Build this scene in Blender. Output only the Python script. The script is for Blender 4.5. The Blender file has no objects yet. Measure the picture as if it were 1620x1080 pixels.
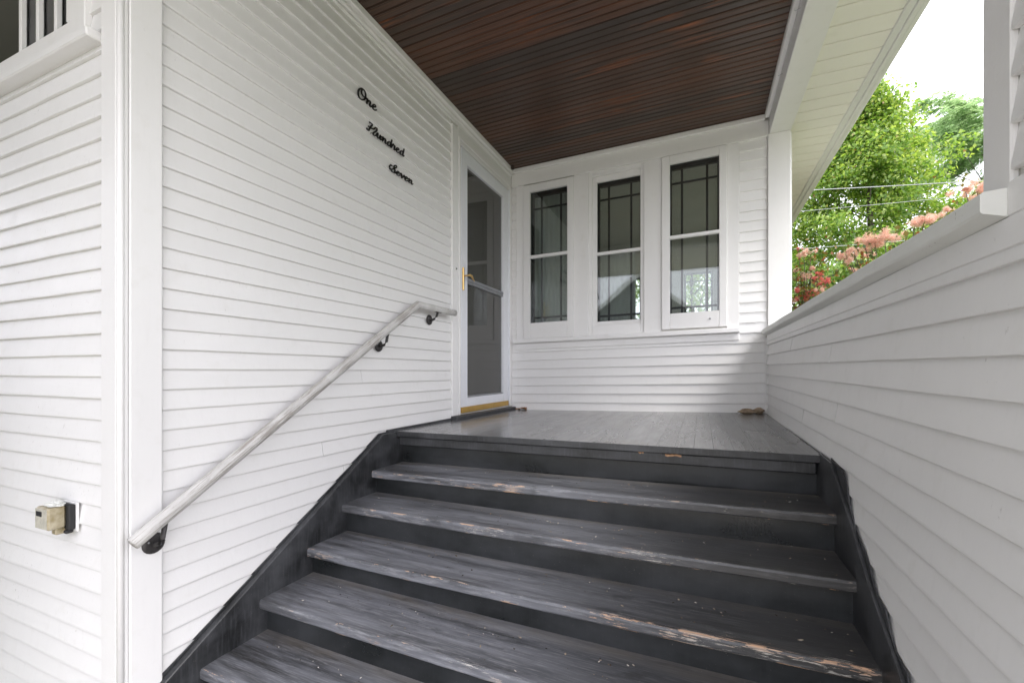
import bpy, bmesh, math, random
import numpy as np
from mathutils import Vector, Matrix
R = random.Random(7)
NR = np.random.default_rng(11)
sc = bpy.context.scene
COL = sc.collection

# ------------------------------------------------------------------ camera
YAW = math.atan(300 / 700)
cd = bpy.data.cameras.new('camera'); cam = bpy.data.objects.new('camera', cd); COL.objects.link(cam)
cd.sensor_width = 36.0; cd.lens = 36.0 * 700 / 1620; cd.shift_y = 48 / 1620
cd.clip_start = 0.02; cd.clip_end = 600
cam.location = (0, 0, 0); cam.rotation_euler = (math.radians(90), 0, YAW)
sc.camera = cam

# ------------------------------------------------------------------ sky, sun, exposure
SUN_EL, SUN_AZ = math.radians(50), math.radians(113)      # azimuth clockwise from +Y: from the right, in front of the porch
w = bpy.data.worlds.new('World'); sc.world = w; w.use_nodes = True
nt = w.node_tree; nt.nodes.clear()
out = nt.nodes.new('ShaderNodeOutputWorld')
sky = nt.nodes.new('ShaderNodeTexSky'); sky.sky_type = 'NISHITA'; sky.sun_disc = False
sky.sun_elevation = SUN_EL; sky.sun_rotation = SUN_AZ; sky.dust_density = 3.0
b1 = nt.nodes.new('ShaderNodeBackground'); b1.inputs[1].default_value = 0.10
b2 = nt.nodes.new('ShaderNodeBackground'); b2.inputs[0].default_value = (0.975, 0.965, 1.045, 1); b2.inputs[1].default_value = 1.15
mx = nt.nodes.new('ShaderNodeMixShader'); mx.inputs[0].default_value = 0.88     # a closed, even cloud cover over the sky
nt.links.new(sky.outputs[0], b1.inputs[0]); nt.links.new(b1.outputs[0], mx.inputs[1])
nt.links.new(b2.outputs[0], mx.inputs[2]); nt.links.new(mx.outputs[0], out.inputs[0])
sd = bpy.data.lights.new('sun', 'SUN'); sd.energy = 0.9; sd.angle = math.radians(24); sd.color = (1.0, 0.965, 0.91)
so = bpy.data.objects.new('sun', sd); COL.objects.link(so)
d = Vector((math.sin(SUN_AZ) * math.cos(SUN_EL), math.cos(SUN_AZ) * math.cos(SUN_EL), math.sin(SUN_EL)))
so.rotation_euler = (-d).to_track_quat('-Z', 'Y').to_euler(); so.location = (6, -6, 12)
vs = sc.view_settings
vs.view_transform = 'Standard'; vs.look = 'None'; vs.gamma = 1.0; vs.use_curve_mapping = False
vs.exposure = 1.63
sc.cycles.max_bounces = 10; sc.cycles.diffuse_bounces = 6; sc.cycles.glossy_bounces = 4
sc.cycles.transparent_max_bounces = 12; sc.cycles.transmission_bounces = 6
sc.cycles.sample_clamp_indirect = 6.0

# ------------------------------------------------------------------ node helpers and materials
class M:
    def __init__(s, name):
        s.m = bpy.data.materials.new(name); s.m.use_nodes = True
        s.t = s.m.node_tree; s.p = s.t.nodes['Principled BSDF']; s.o = s.t.nodes['Material Output']
    def n(s, typ, **kw):
        nd = s.t.nodes.new(typ)
        for k, v in kw.items():
            if k.startswith('i_'):
                key = k[2:]; key = int(key) if key.isdigit() else key
                nd.inputs[key].default_value = v
            else: setattr(nd, k, v)
        return nd
    def l(s, a, b): s.t.links.new(a, b)
    def pos(s): return s.n('ShaderNodeNewGeometry').outputs['Position']
    def obj(s): return s.n('ShaderNodeTexCoord').outputs['Object']
    def rnd(s): return s.n('ShaderNodeObjectInfo').outputs['Random']
    def mapv(s, v, scale, off=None):
        mp = s.n('ShaderNodeMapping'); mp.inputs['Scale'].default_value = scale; s.l(v, mp.inputs['Vector'])
        if off is not None: s.l(off, mp.inputs['Location'])
        return mp.outputs[0]
    def noise(s, v, scale=5, detail=4, rough=0.55, dist=0.0):
        nd = s.n('ShaderNodeTexNoise'); nd.inputs['Scale'].default_value = scale; nd.inputs['Detail'].default_value = detail
        nd.inputs['Roughness'].default_value = rough; nd.inputs['Distortion'].default_value = dist
        s.l(v, nd.inputs['Vector']); return nd.outputs['Fac']
    def ramp(s, f, stops):
        nd = s.n('ShaderNodeValToRGB'); e = nd.color_ramp.elements
        while len(e) < len(stops): e.new(0.5)
        for k, (p, c) in enumerate(stops):
            e[k].position = p; e[k].color = (c, c, c, 1) if isinstance(c, (int, float)) else (*c, 1)
        s.l(f, nd.inputs[0]); return nd.outputs[0]
    def mix(s, f, a, b, mode='MIX'):
        nd = s.n('ShaderNodeMixRGB', blend_type=mode)
        for k, x in ((0, f), (1, a), (2, b)):
            if hasattr(x, 'is_linked'): s.l(x, nd.inputs[k])
            elif k == 0: nd.inputs[0].default_value = x
            else: nd.inputs[k].default_value = (*x, 1)
        return nd.outputs[0]
    def math(s, op, a, b=0.0, clamp=False):
        nd = s.n('ShaderNodeMath', operation=op); nd.use_clamp = clamp
        for k, x in ((0, a), (1, b)):
            if hasattr(x, 'is_linked'): s.l(x, nd.inputs[k])
            else: nd.inputs[k].default_value = x
        return nd.outputs[0]
    def bump(s, h, strength=0.2, dist=0.002):
        nd = s.n('ShaderNodeBump'); nd.inputs['Strength'].default_value = strength; nd.inputs['Distance'].default_value = dist
        s.l(h, nd.inputs['Height']); s.l(nd.outputs[0], s.p.inputs['Normal'])
    def set(s, col=None, rough=None, metal=None, spec=None):
        for key, x in (('Base Color', col), ('Roughness', rough), ('Metallic', metal), ('Specular IOR Level', spec)):
            if x is None: continue
            if hasattr(x, 'is_linked'): s.l(x, s.p.inputs[key])
            else: s.p.inputs[key].default_value = (*x, 1) if key == 'Base Color' else x
        return s

def white_paint(name, base=(0.83, 0.825, 0.82), flecks=0.5, rough=0.42, grain='v', grime=(0.62, 0.60, 0.54), ticks=0.0):
    m = M(name); p = m.pos()
    big = m.noise(p, 1.7, 3); mid = m.noise(p, 14, 4)
    c = m.mix(m.ramp(big, [(0.35, 0.0), (0.75, 0.32)]), base, tuple(x * 0.93 for x in base))
    st = m.noise(m.mapv(p, (60, 60, 9) if grain == 'v' else (9, 9, 70)), 1.0, 3)
    c = m.mix(m.ramp(st, [(0.52, 0.0), (0.8, 0.22)]), c, tuple(x * 0.86 for x in base))
    c = m.mix(m.math('MULTIPLY', m.ramp(mid, [(0.58, 0.0), (0.76, 1.0)]), 0.17), c, grime)
    # small chips and scuffs with soft edges
    ck = m.noise(m.mapv(p, (70, 70, 34)), 1.0, 5, 0.75); gate = m.noise(p, 3.1, 2)
    chips = m.math('MULTIPLY', m.ramp(ck, [(0.655, 0.0), (0.70, 1.0)]), m.ramp(gate, [(0.47, 0.0), (0.62, flecks)]))
    c = m.mix(chips, c, (0.38, 0.365, 0.34))
    if ticks:
        tk = m.noise(m.mapv(p, (240, 240, 42)), 1.0, 3, 0.6)
        c = m.mix(m.math('MULTIPLY', m.ramp(tk, [(0.68, 0.0), (0.72, ticks)]), m.ramp(gate, [(0.42, 0.0), (0.58, 1.0)])), c, (0.42, 0.40, 0.37))
    c = m.mix(m.math('MULTIPLY', m.rnd(), 0.5), c, tuple(x * 0.93 for x in base))
    m.set(c, m.ramp(mid, [(0.3, rough - 0.06), (0.7, rough + 0.12)]), spec=0.4)
    h = m.math('ADD', m.math('MULTIPLY', st, 0.6), m.math('SUBTRACT', m.noise(p, 120, 3), chips))
    m.bump(h, 0.16, 0.0015)
    return m.m

def dark_paint(name, base=(0.014, 0.0150, 0.0160), scuff=(0.085, 0.088, 0.096), amount=0.85, rough=0.40, streak=0.3):
    m = M(name); p = m.pos()
    a = m.noise(m.mapv(p, (3, 5, 5)), 1.0, 5, 0.62); b = m.noise(p, 40, 4)
    c = m.mix(m.math('MULTIPLY', m.ramp(a, [(0.38, 0.0), (0.70, 1.0)]), amount), base, scuff)
    st = m.noise(m.mapv(p, (110, 110, 10)), 1.0, 3)
    c = m.mix(m.ramp(st, [(0.50, 0.0), (0.80, streak)]), c, tuple(x * 1.5 for x in scuff))
    sp = m.noise(p, 190, 2); c = m.mix(m.ramp(sp, [(0.73, 0.0), (0.77, 0.5)]), c, (0.30, 0.27, 0.22))
    m.set(c, m.ramp(a, [(0.3, rough - 0.08), (0.7, rough + 0.14)]))
    m.bump(m.math('ADD', b, m.math('MULTIPLY', st, 0.35)), 0.22, 0.002)
    return m.m

def tread_paint():
    """worn porch paint: X runs along the step, Y back from its nosing (object space, origin at the nosing)"""
    m = M('worn_step_paint'); o = m.obj(); off = m.n('ShaderNodeCombineXYZ')
    m.l(m.math('MULTIPLY', m.rnd(), 37.0), off.inputs[0]); m.l(m.math('MULTIPLY', m.rnd(), 19.0), off.inputs[1])
    sep = m.n('ShaderNodeSeparateXYZ'); m.l(o, sep.inputs[0]); X, Y = sep.outputs[0], sep.outputs[1]
    big = m.noise(m.mapv(o, (1.5, 16, 16), off.outputs[0]), 1.0, 6, 0.66)
    base = m.mix(m.ramp(big, [(0.32, 0.0), (0.66, 1.0)]), (0.040, 0.041, 0.045), (0.235, 0.244, 0.275))
    fine = m.noise(m.mapv(o, (9, 170, 90), off.outputs[0]), 1.0, 6, 0.72)
    along_tone = m.ramp(m.math('ADD', m.math('MULTIPLY', X, 0.476), m.math('MULTIPLY', m.math('SUBTRACT', big, 0.5), 0.5)), [(0.0, 0.55), (0.12, 1.0), (0.52, 0.95), (0.78, 0.30), (1.0, 0.12)])   # lighter from left to middle, darker towards the right end
    base = m.mix(along_tone, (0.036, 0.035, 0.033), base)
    base = m.mix(m.math('MULTIPLY', along_tone, m.ramp(fine, [(0.50, 0.0), (0.72, 0.75)])), base, (0.34, 0.345, 0.365))
    # brown dust held in the back corner of the tread
    dust = m.math('MULTIPLY', m.ramp(Y, [(0.19, 0.0), (0.25, 1.0)]), m.ramp(m.noise(m.mapv(o, (6, 14, 6), off.outputs[0]), 1.0, 4), [(0.35, 0.15), (0.65, 0.8)]))
    base = m.mix(m.math('MULTIPLY', dust, 0.7), base, (0.19, 0.168, 0.142))
    # dark blotches
    bl = m.noise(m.mapv(o, (5, 9, 9), off.outputs[0]), 1.6, 4, 0.6)
    base = m.mix(m.ramp(bl, [(0.62, 0.0), (0.72, 0.5)]), base, (0.026, 0.026, 0.027))
    # paint worn through along the grain: bare pinkish wood and grey weathered wood
    edge = m.ramp(Y, [(0.000, 0.75), (0.004, 1.0), (0.009, 0.9), (0.022, 0.25), (0.06, 0.0)])
    gr = m.noise(m.mapv(o, (14, 300, 160), off.outputs[0]), 1.0, 6, 0.74)
    gate = m.noise(m.mapv(o, (2.6, 5, 5), off.outputs[0]), 1.0, 3, 0.6)
    blob = m.noise(m.mapv(o, (11, 55, 55), off.outputs[0]), 1.0, 4, 0.65)
    drive = m.math('ADD', gr, m.math('MULTIPLY', edge, 0.105))
    drive = m.math('ADD', drive, m.math('MULTIPLY', m.ramp(gate, [(0.50, 0.0), (0.72, 1.0)]), 0.135))
    drive = m.math('ADD', drive, m.math('MULTIPLY', m.ramp(X, [(0.8, 0.0), (1.0, 1.0)]), 0.012))
    streaks = m.ramp(drive, [(0.735, 0.0), (0.765, 0.9)])
    chips = m.math('MULTIPLY', m.ramp(m.math('ADD', blob, m.math('MULTIPLY', m.math('SUBTRACT', gate, 0.5), 0.35)), [(0.592, 0.0), (0.605, 1.0)]), m.ramp(Y, [(0.000, 0.0), (0.002, 1.0), (0.006, 1.0), (0.010, 0.0)]))
    bare = m.math('MAXIMUM', streaks, chips)
    wcol = m.mix(m.math('MAXIMUM', chips, m.ramp(m.noise(m.mapv(o, (3, 30, 30), off.outputs[0]), 1.0, 3), [(0.50, 0.0), (0.62, 0.9)])), (0.54, 0.515, 0.475), (0.66, 0.40, 0.245))
    c = m.mix(bare, base, wcol)
    sp = m.noise(o, 160, 2); c = m.mix(m.ramp(sp, [(0.745, 0.0), (0.77, 0.6)]), c, (0.42, 0.40, 0.36))
    m.set(c, m.mix(bare, m.ramp(big, [(0.3, 0.30), (0.7, 0.50)]), (0.8, 0.8, 0.8)), spec=0.5)
    h = m.math('SUBTRACT', m.math('MULTIPLY', fine, 0.5), m.math('MULTIPLY', bare, 0.8))
    m.bump(h, 0.35, 0.0022)
    return m.m

def wood_ceiling():
    m = M('stained_beadboard'); o = m.obj(); off = m.n('ShaderNodeCombineXYZ')
    r = m.rnd(); m.l(m.math('MULTIPLY', r, 53.0), off.inputs[0]); m.l(m.math('MULTIPLY', r, 11.0), off.inputs[1])
    p = m.pos()
    g = m.noise(m.mapv(o, (2.2, 90, 30), off.outputs[0]), 1.0, 6, 0.65)
    lg = m.noise(m.mapv(o, (1.3, 5, 5), off.outputs[0]), 1.0, 4, 0.6)
    c = m.mix(m.ramp(g, [(0.3, 0.0), (0.7, 1.0)]), (0.038, 0.023, 0.017), (0.145, 0.064, 0.037))
    c = m.mix(m.ramp(r, [(0.0, 0.0), (1.0, 0.90)]), c, (0.044, 0.034, 0.029))
    red = m.math('MULTIPLY', m.ramp(lg, [(0.57, 0.0), (0.74, 1.0)]), m.ramp(g, [(0.42, 0.0), (0.62, 1.0)]))
    c = m.mix(red, c, (0.37, 0.115, 0.042))
    m.set(c, m.ramp(lg, [(0.3, 0.28), (0.7, 0.46)]), spec=0.5)
    m.bump(g, 0.25, 0.001)
    return m.m

def floor_paint():
    m = M('porch_floor_paint'); p = m.pos()
    a = m.noise(m.mapv(p, (7, 1.3, 5)), 1.0, 5, 0.6); g = m.noise(m.mapv(p, (120, 4, 5)), 1.0, 5, 0.6)
    c = m.mix(m.ramp(a, [(0.30, 0.0), (0.72, 1.0)]), (0.150, 0.151, 0.155), (0.275, 0.277, 0.284))
    c = m.mix(m.ramp(g, [(0.48, 0.0), (0.78, 0.45)]), c, (0.35, 0.35, 0.355))
    br = m.noise(p, 1.8, 3); c = m.mix(m.ramp(br, [(0.50, 0.0), (0.75, 0.45)]), c, (0.20, 0.178, 0.150))
    dk = m.noise(m.mapv(p, (9, 4, 9)), 1.0, 4); c = m.mix(m.ramp(dk, [(0.62, 0.0), (0.72, 0.4)]), c, (0.055, 0.054, 0.053))
    c = m.mix(m.math('MULTIPLY', m.rnd(), 0.30), c, (0.085, 0.085, 0.088))
    m.set(c, m.ramp(a, [(0.3, 0.16), (0.7, 0.27)]), spec=0.6)
    m.bump(m.math('ADD', g, m.noise(p, 30, 3)), 0.07, 0.0015)
    return m.m

def simple(name, col, rough=0.5, metal=0.0, var=0.12, scale=20, bump=0.1, spec=0.5):
    m = M(name); p = m.pos(); n = m.noise(p, scale, 4)
    c = m.mix(m.ramp(n, [(0.3, 0.0), (0.7, 1.0)]), tuple(x * (1 - var) for x in col), tuple(min(1, x * (1 + var)) for x in col))
    m.set(c, rough, metal, spec)
    if bump: m.bump(m.noise(p, scale * 4, 3), bump, 0.002)
    return m.m

def glass_mat(name, tint=(0.93, 0.96, 0.95), haze=0.0, hazecol=(0.3, 0.3, 0.3)):
    """thin pane: mirror reflection by Fresnel over a clear view through, with an optional grey veil: door screen plus painted-in reflection and room light"""
    m = M(name); m.t.nodes.remove(m.p)
    fr = m.n('ShaderNodeFresnel'); fr.inputs[0].default_value = 1.62
    tr = m.n('ShaderNodeBsdfTransparent'); tr.inputs[0].default_value = (*tint, 1)
    gl = m.n('ShaderNodeBsdfGlossy'); gl.inputs['Roughness'].default_value = 0.012
    p = m.pos(); bp = m.n('ShaderNodeBump'); bp.inputs['Strength'].default_value = 0.05; bp.inputs['Distance'].default_value = 0.01
    m.l(m.noise(p, 3.0, 1), bp.inputs['Height']); m.l(bp.outputs[0], gl.inputs['Normal'])
    mixs = m.n('ShaderNodeMixShader'); m.l(fr.outputs[0], mixs.inputs[0])
    src = tr.outputs[0]
    if haze > 0:
        df = m.n('ShaderNodeBsdfDiffuse'); df.inputs[0].default_value = (*hazecol, 1)
        hz = m.n('ShaderNodeMixShader'); hz.inputs[0].default_value = haze
        m.l(tr.outputs[0], hz.inputs[1]); m.l(df.outputs[0], hz.inputs[2]); src = hz.outputs[0]
    m.l(src, mixs.inputs[1]); m.l(gl.outputs[0], mixs.inputs[2]); m.l(mixs.outputs[0], m.o.inputs[0])
    return m.m

def leaf_mat(name, stops, trans=0.4, warm=(1.0, 1.0, 1.0)):
    m = M(name); m.t.nodes.remove(m.p)
    g = m.n('ShaderNodeNewGeometry'); c = m.ramp(g.outputs['Random Per Island'], stops)
    df = m.n('ShaderNodeBsdfDiffuse'); tl = m.n('ShaderNodeBsdfTranslucent'); gl = m.n('ShaderNodeBsdfGlossy'); gl.inputs['Roughness'].default_value = 0.45
    gl.inputs[0].default_value = (0.5, 0.5, 0.5, 1)
    m.l(c, df.inputs[0]); m.l(m.mix(1.0, c, warm, 'MULTIPLY'), tl.inputs[0])
    a = m.n('ShaderNodeMixShader'); a.inputs[0].default_value = trans
    m.l(df.outputs[0], a.inputs[1]); m.l(tl.outputs[0], a.inputs[2])
    b = m.n('ShaderNodeMixShader'); b.inputs[0].default_value = 0.06
    m.l(a.outputs[0], b.inputs[1]); m.l(gl.outputs[0], b.inputs[2]); m.l(b.outputs[0], m.o.inputs[0])
    return m.m

def rail_mat():
    m = M('weathered_rail_paint'); o0 = m.obj(); mr = m.n('ShaderNodeMapping'); mr.inputs['Rotation'].default_value = (-0.565, 0, 0); m.l(o0, mr.inputs[0]); o = mr.outputs[0]
    g = m.noise(m.mapv(o, (170, 6, 170)), 1.0, 6, 0.75); gate = m.noise(o, 3.0, 3)
    dr = m.math('ADD', g, m.math('MULTIPLY', m.math('SUBTRACT', gate, 0.5), 0.7))
    wear = m.ramp(dr, [(0.50, 0.0), (0.60, 1.0)])
    c = m.mix(m.ramp(m.noise(o, 9, 4), [(0.3, 0.0), (0.7, 1.0)]), (0.66, 0.655, 0.64), (0.50, 0.49, 0.475))
    c = m.mix(m.math('MULTIPLY', wear, 0.75), c, (0.27, 0.24, 0.21)); m.set(c, 0.6, spec=0.3)
    m.bump(m.math('SUBTRACT', g, wear), 0.35, 0.002); return m.m

MAT = dict(
    bare=simple('bare_orange_wood', (0.52, 0.30, 0.17), 0.8, var=0.25, scale=90),
    pale=simple('clouded_plastic', (0.52, 0.50, 0.43), 0.4, var=0.2, scale=50),
    grit=leaf_mat('flakes_and_grit', [(0.0, (0.03, 0.028, 0.025)), (0.4, (0.16, 0.12, 0.08)), (0.7, (0.45, 0.36, 0.27)), (1.0, (0.75, 0.72, 0.68))], 0.0),
    clear=glass_mat('clear_glass'),
    clap=white_paint('white_clapboard_paint'),
    clapL=white_paint('flaking_clapboard_paint', flecks=1.0, ticks=0.8),
    trim=white_paint('white_trim_paint', flecks=0.3, rough=0.36, grain='v', base=(0.84, 0.835, 0.83)),
    trimh=white_paint('white_trim_paint_level', flecks=0.35, rough=0.38, grain='h', base=(0.83, 0.825, 0.82)),
    soffit=white_paint('cream_soffit_paint', base=(0.88, 0.865, 0.80), flecks=0.3, grain='h'),
    fascia=white_paint('peeling_fascia_paint', base=(0.76, 0.77, 0.74), flecks=1.0, grain='h', grime=(0.50, 0.52, 0.48)),
    alu=simple('white_enamel', (0.80, 0.82, 0.86), 0.28, var=0.02, bump=0.02),
    dark=dark_paint('black_porch_paint'), riser=dark_paint('black_riser_paint', base=(0.012, 0.0138, 0.0142), scuff=(0.046, 0.049, 0.054), amount=0.75, rough=0.32, streak=0.10),
    tread=tread_paint(), ceil=wood_ceiling(), floor=floor_paint(), rail=rail_mat(),
    brass=simple('polished_brass', (0.72, 0.50, 0.20), 0.28, 1.0, var=0.08), sweep=simple('brass_door_sweep', (0.66, 0.42, 0.11), 0.32, 0.85, var=0.06, bump=0.03),
    iron=simple('aged_iron', (0.045, 0.042, 0.042), 0.5, 0.35, var=0.4, scale=60, bump=0.5),
    letter=simple('black_letter_enamel', (0.012, 0.012, 0.012), 0.4, var=0.2),
    glass=glass_mat('window_glass'), leadglass=glass_mat('leaded_glass', haze=0.20, hazecol=(0.45, 0.45, 0.43)), screen=glass_mat('screened_door_glass', (0.50, 0.51, 0.50), 0.36, (0.21, 0.21, 0.195)),  # grey veils hold painted-in reflection and room light; the door's also its screen
    came=simple('lead_came', (0.022, 0.022, 0.024), 0.5, 0.2, var=0.3), grey=simple('grey_metal', (0.34, 0.35, 0.37), 0.4, 0.6),
    room=simple('room_plaster', (0.70, 0.69, 0.65), 0.8, var=0.06, scale=3, bump=0), roomfloor=simple('room_floorboards', (0.16, 0.09, 0.05), 0.5, scale=6),
    curtain=simple('sheer_curtain', (0.58, 0.59, 0.57), 0.85, var=0.06, scale=8, bump=0), wood=simple('dark_door_wood', (0.055, 0.035, 0.024), 0.45, var=0.3, scale=12),
    amber=None, black=simple('black_gasket', (0.02, 0.02, 0.021), 0.7), rock=simple('tan_sandstone', (0.34, 0.26, 0.18), 0.9, var=0.4, scale=35, bump=0.8),
    deadleaf=simple('dry_leaf', (0.34, 0.15, 0.05), 0.7, var=0.4, scale=70), nest=simple('mud_nest', (0.05, 0.035, 0.028), 0.9, var=0.4, scale=90, bump=0.8),
    grass=simple('lawn_grass', (0.105, 0.118, 0.055), 0.9, var=0.45, scale=9, bump=0.6), concrete=simple('concrete', (0.47, 0.44, 0.385), 0.85, var=0.15, scale=7, bump=0.3),
    asphalt=simple('asphalt', (0.055, 0.055, 0.056), 0.9, var=0.2, scale=30), shingle=simple('grey_roof_shingles', (0.10, 0.10, 0.105), 0.9, var=0.3, scale=14, bump=0.4),
    bark=simple('tree_bark', (0.085, 0.070, 0.055), 0.9, var=0.4, scale=16, bump=0.8), cable=simple('grey_cable', (0.42, 0.43, 0.44), 0.5, var=0.1),
    pole=simple('utility_pole_wood', (0.12, 0.09, 0.065), 0.9, var=0.3), paper=simple('paper_sticker', (0.62, 0.62, 0.58), 0.7, var=0.03),
    leafA=leaf_mat('broad_leaves', [(0.0, (0.100, 0.205, 0.040)), (0.45, (0.235, 0.385, 0.080)), (0.8, (0.380, 0.500, 0.130)), (0.985, (0.48, 0.56, 0.20)), (1.0, (0.30, 0.10, 0.05))], 0.52, (1.2, 1.2, 0.6)),
    leafD=leaf_mat('dark_added_tree_leaves', [(0.0, (0.030, 0.045, 0.022)), (0.6, (0.055, 0.078, 0.036)), (1.0, (0.085, 0.11, 0.05))], 0.3),  # darker leaves for the added unseen trees, to lessen green bounce light
    leafB=leaf_mat('feathery_leaflets', [(0.0, (0.250, 0.400, 0.210)), (0.6, (0.380, 0.540, 0.300)), (1.0, (0.50, 0.63, 0.40))], 0.6, (1.1, 1.1, 0.85)),
    leafC=leaf_mat('smoke_bush_leaves', [(0.0, (0.05, 0.10, 0.025)), (0.5, (0.13, 0.16, 0.035)), (0.8, (0.26, 0.17, 0.035)), (1.0, (0.30, 0.07, 0.03))], 0.4),
    plume=leaf_mat('peach_plume_hairs', [(0.0, (0.82, 0.52, 0.40)), (0.6, (0.88, 0.62, 0.50)), (1.0, (0.92, 0.72, 0.61))], 0.55),
    plumeR=leaf_mat('red_plume_hairs', [(0.0, (0.74, 0.10, 0.13)), (0.5, (0.80, 0.22, 0.20)), (1.0, (0.82, 0.42, 0.30))], 0.4),
)
def amber_mat():
    m = M('yellowed_plastic'); m.set((0.52, 0.43, 0.24), 0.35); m.p.inputs['Transmission Weight'].default_value = 0.25
    m.set(m.mix(m.ramp(m.noise(m.pos(), 40, 3), [(0.35, 0.0), (0.7, 1.0)]), (0.34, 0.27, 0.13), (0.60, 0.54, 0.40))); return m.m
MAT['amber'] = amber_mat()

# ------------------------------------------------------------------ object helpers
def tag(o, label=None, cat=None, group=None, kind=None):
    for k, v in (('label', label), ('category', cat), ('group', group), ('kind', kind)):
        if v: o[k] = v
    return o
def thing(name, label, cat, loc=(0, 0, 0), group=None, kind=None):
    o = bpy.data.objects.new(name, None); o.empty_display_size = 0.1; COL.objects.link(o); o.location = loc
    return tag(o, label, cat, group, kind)
def wloc(o):
    v = Vector(o.location)
    while o.parent: o = o.parent; v += Vector(o.location)
    return v
def link(name, me, parent=None, loc=(0, 0, 0)):
    o = bpy.data.objects.new(name, me); COL.objects.link(o)
    if parent is not None: o.parent = parent; o.location = Vector(loc) - wloc(parent)
    else: o.location = loc
    return o
def mesh(name, verts, faces, mat, smooth=False):
    me = bpy.data.meshes.new(name); me.from_pydata([tuple(v) for v in verts], [], faces); me.materials.append(MAT[mat] if isinstance(mat, str) else mat)
    if smooth: me.polygons.foreach_set('use_smooth', [True] * len(me.polygons))
    me.update(); return me
def ident(x, y, z): return (x, y, z)
def box(name, a, b, mat, parent=None, bev=0.002, warp=None):
    """a box from corner a to corner b with eased edges; its origin is corner a; warp moves world points"""
    bm = bmesh.new(); f = warp or ident
    org = Vector(a)
    for k in range(8):
        bm.verts.new((b[0] if k & 1 else a[0], b[1] if k & 2 else a[1], b[2] if k & 4 else a[2]))
    v = list(bm.verts); bm.verts.ensure_lookup_table()
    for q in ((0, 2, 3, 1), (4, 5, 7, 6), (0, 1, 5, 4), (2, 6, 7, 3), (0, 4, 6, 2), (1, 3, 7, 5)): bm.faces.new([v[i] for i in q])
    if bev: bmesh.ops.bevel(bm, geom=list(bm.edges), offset=min(bev, min(abs(b[i] - a[i]) for i in range(3)) * 0.4), segments=1, affect='EDGES', profile=0.5)
    for x in bm.verts: x.co = Vector(f(*x.co)) - org
    bmesh.ops.recalc_face_normals(bm, faces=list(bm.faces))
    me = bpy.data.meshes.new(name); bm.to_mesh(me); bm.free(); me.materials.append(MAT[mat])
    return link(name, me, parent, org)
def prism(name, poly, axis, lo, hi, mat, parent=None, bev=0.0):
    """polygon extruded along an axis: 'X' takes (y, z), 'Y' takes (x, z), 'Z' takes (x, y)"""
    def pt(p, t): return {'X': (t, p[0], p[1]), 'Y': (p[0], t, p[1]), 'Z': (p[0], p[1], t)}[axis]
    org = Vector(pt(poly[0], lo)); n = len(poly); bm = bmesh.new()
    A = [bm.verts.new(Vector(pt(p, lo)) - org) for p in poly]; B = [bm.verts.new(Vector(pt(p, hi)) - org) for p in poly]
    bm.faces.new(A); bm.faces.new(B[::-1])
    for i in range(n): bm.faces.new((A[i], B[i], B[(i + 1) % n], A[(i + 1) % n]))
    bmesh.ops.recalc_face_normals(bm, faces=list(bm.faces))
    if bev: bmesh.ops.bevel(bm, geom=list(bm.edges), offset=bev, segments=1, affect='EDGES', profile=0.5)
    me = bpy.data.meshes.new(name); bm.to_mesh(me); bm.free(); me.materials.append(MAT[mat])
    return link(name, me, parent, org)
def tube_geo(path, radii, seg=10, oval=None, cap=True):
    P = [Vector(p) for p in path]; V = []; Fc = []
    for i, p in enumerate(P):
        t = (P[min(i + 1, len(P) - 1)] - P[max(i - 1, 0)]).normalized()
        ref = Vector((0, 0, 1)) if abs(t.z) < 0.9 else Vector((1, 0, 0))
        s = t.cross(ref).normalized(); u = s.cross(t).normalized(); r = radii[i] if hasattr(radii, '__len__') else radii
        ox, oy = oval or (1, 1)
        for k in range(seg):
            a = 2 * math.pi * k / seg; V.append(p + s * (math.cos(a) * r * ox) + u * (math.sin(a) * r * oy))
    for i in range(len(P) - 1):
        for k in range(seg):
            Fc.append((i * seg + k, i * seg + (k + 1) % seg, (i + 1) * seg + (k + 1) % seg, (i + 1) * seg + k))
    if cap: Fc.append(tuple(range(seg))[::-1]); Fc.append(tuple((len(P) - 1) * seg + k for k in range(seg)))
    return V, Fc
def tube(name, path, radii, mat, parent=None, seg=10, oval=None):
    org = Vector(path[0]); V, Fc = tube_geo([Vector(p) - org for p in path], radii, seg, oval)
    o = link(name, mesh(name, V, Fc, mat, True), parent, org); return o
def catmull(pts, n=6):
    out = []; P = [np.array(p, float) for p in pts]; P = [2 * P[0] - P[1]] + P + [2 * P[-1] - P[-2]]
    for i in range(1, len(P) - 2):
        for k in range(n):
            t = k / n
            out.append(0.5 * (2 * P[i] + (P[i + 1] - P[i - 1]) * t + (2 * P[i - 1] - 5 * P[i] + 4 * P[i + 1] - P[i + 2]) * t * t + (3 * P[i] - P[i - 1] - 3 * P[i + 1] + P[i + 2]) * t ** 3))
    out.append(P[-2]); return out

# ------------------------------------------------------------------ measures (metres; camera eye is the origin)
GZ = -1.47                      # ground
XA, XR, YB, YL = -1.680, 0.468, 3.885, 0.802      # planes behind the siding: entry wall, parapet, window wall, street wall
KB = 0.0215                     # the old porch has settled: window wall and ceiling rise a little to the right
def sh(x, y, z): return (x, y, z + KB * (x - XA))
KR = 0.0095
def shr(x, y, z): return (x, y, z + KR * (y - 0.94))
def zf(x, y):
    t = (x - XA) / 2.14; q = (y - 2.14) / 1.74
    return (-0.348 + 0.008 * t) * (1 - q) + (-0.359 + 0.044 * t) * q

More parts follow.
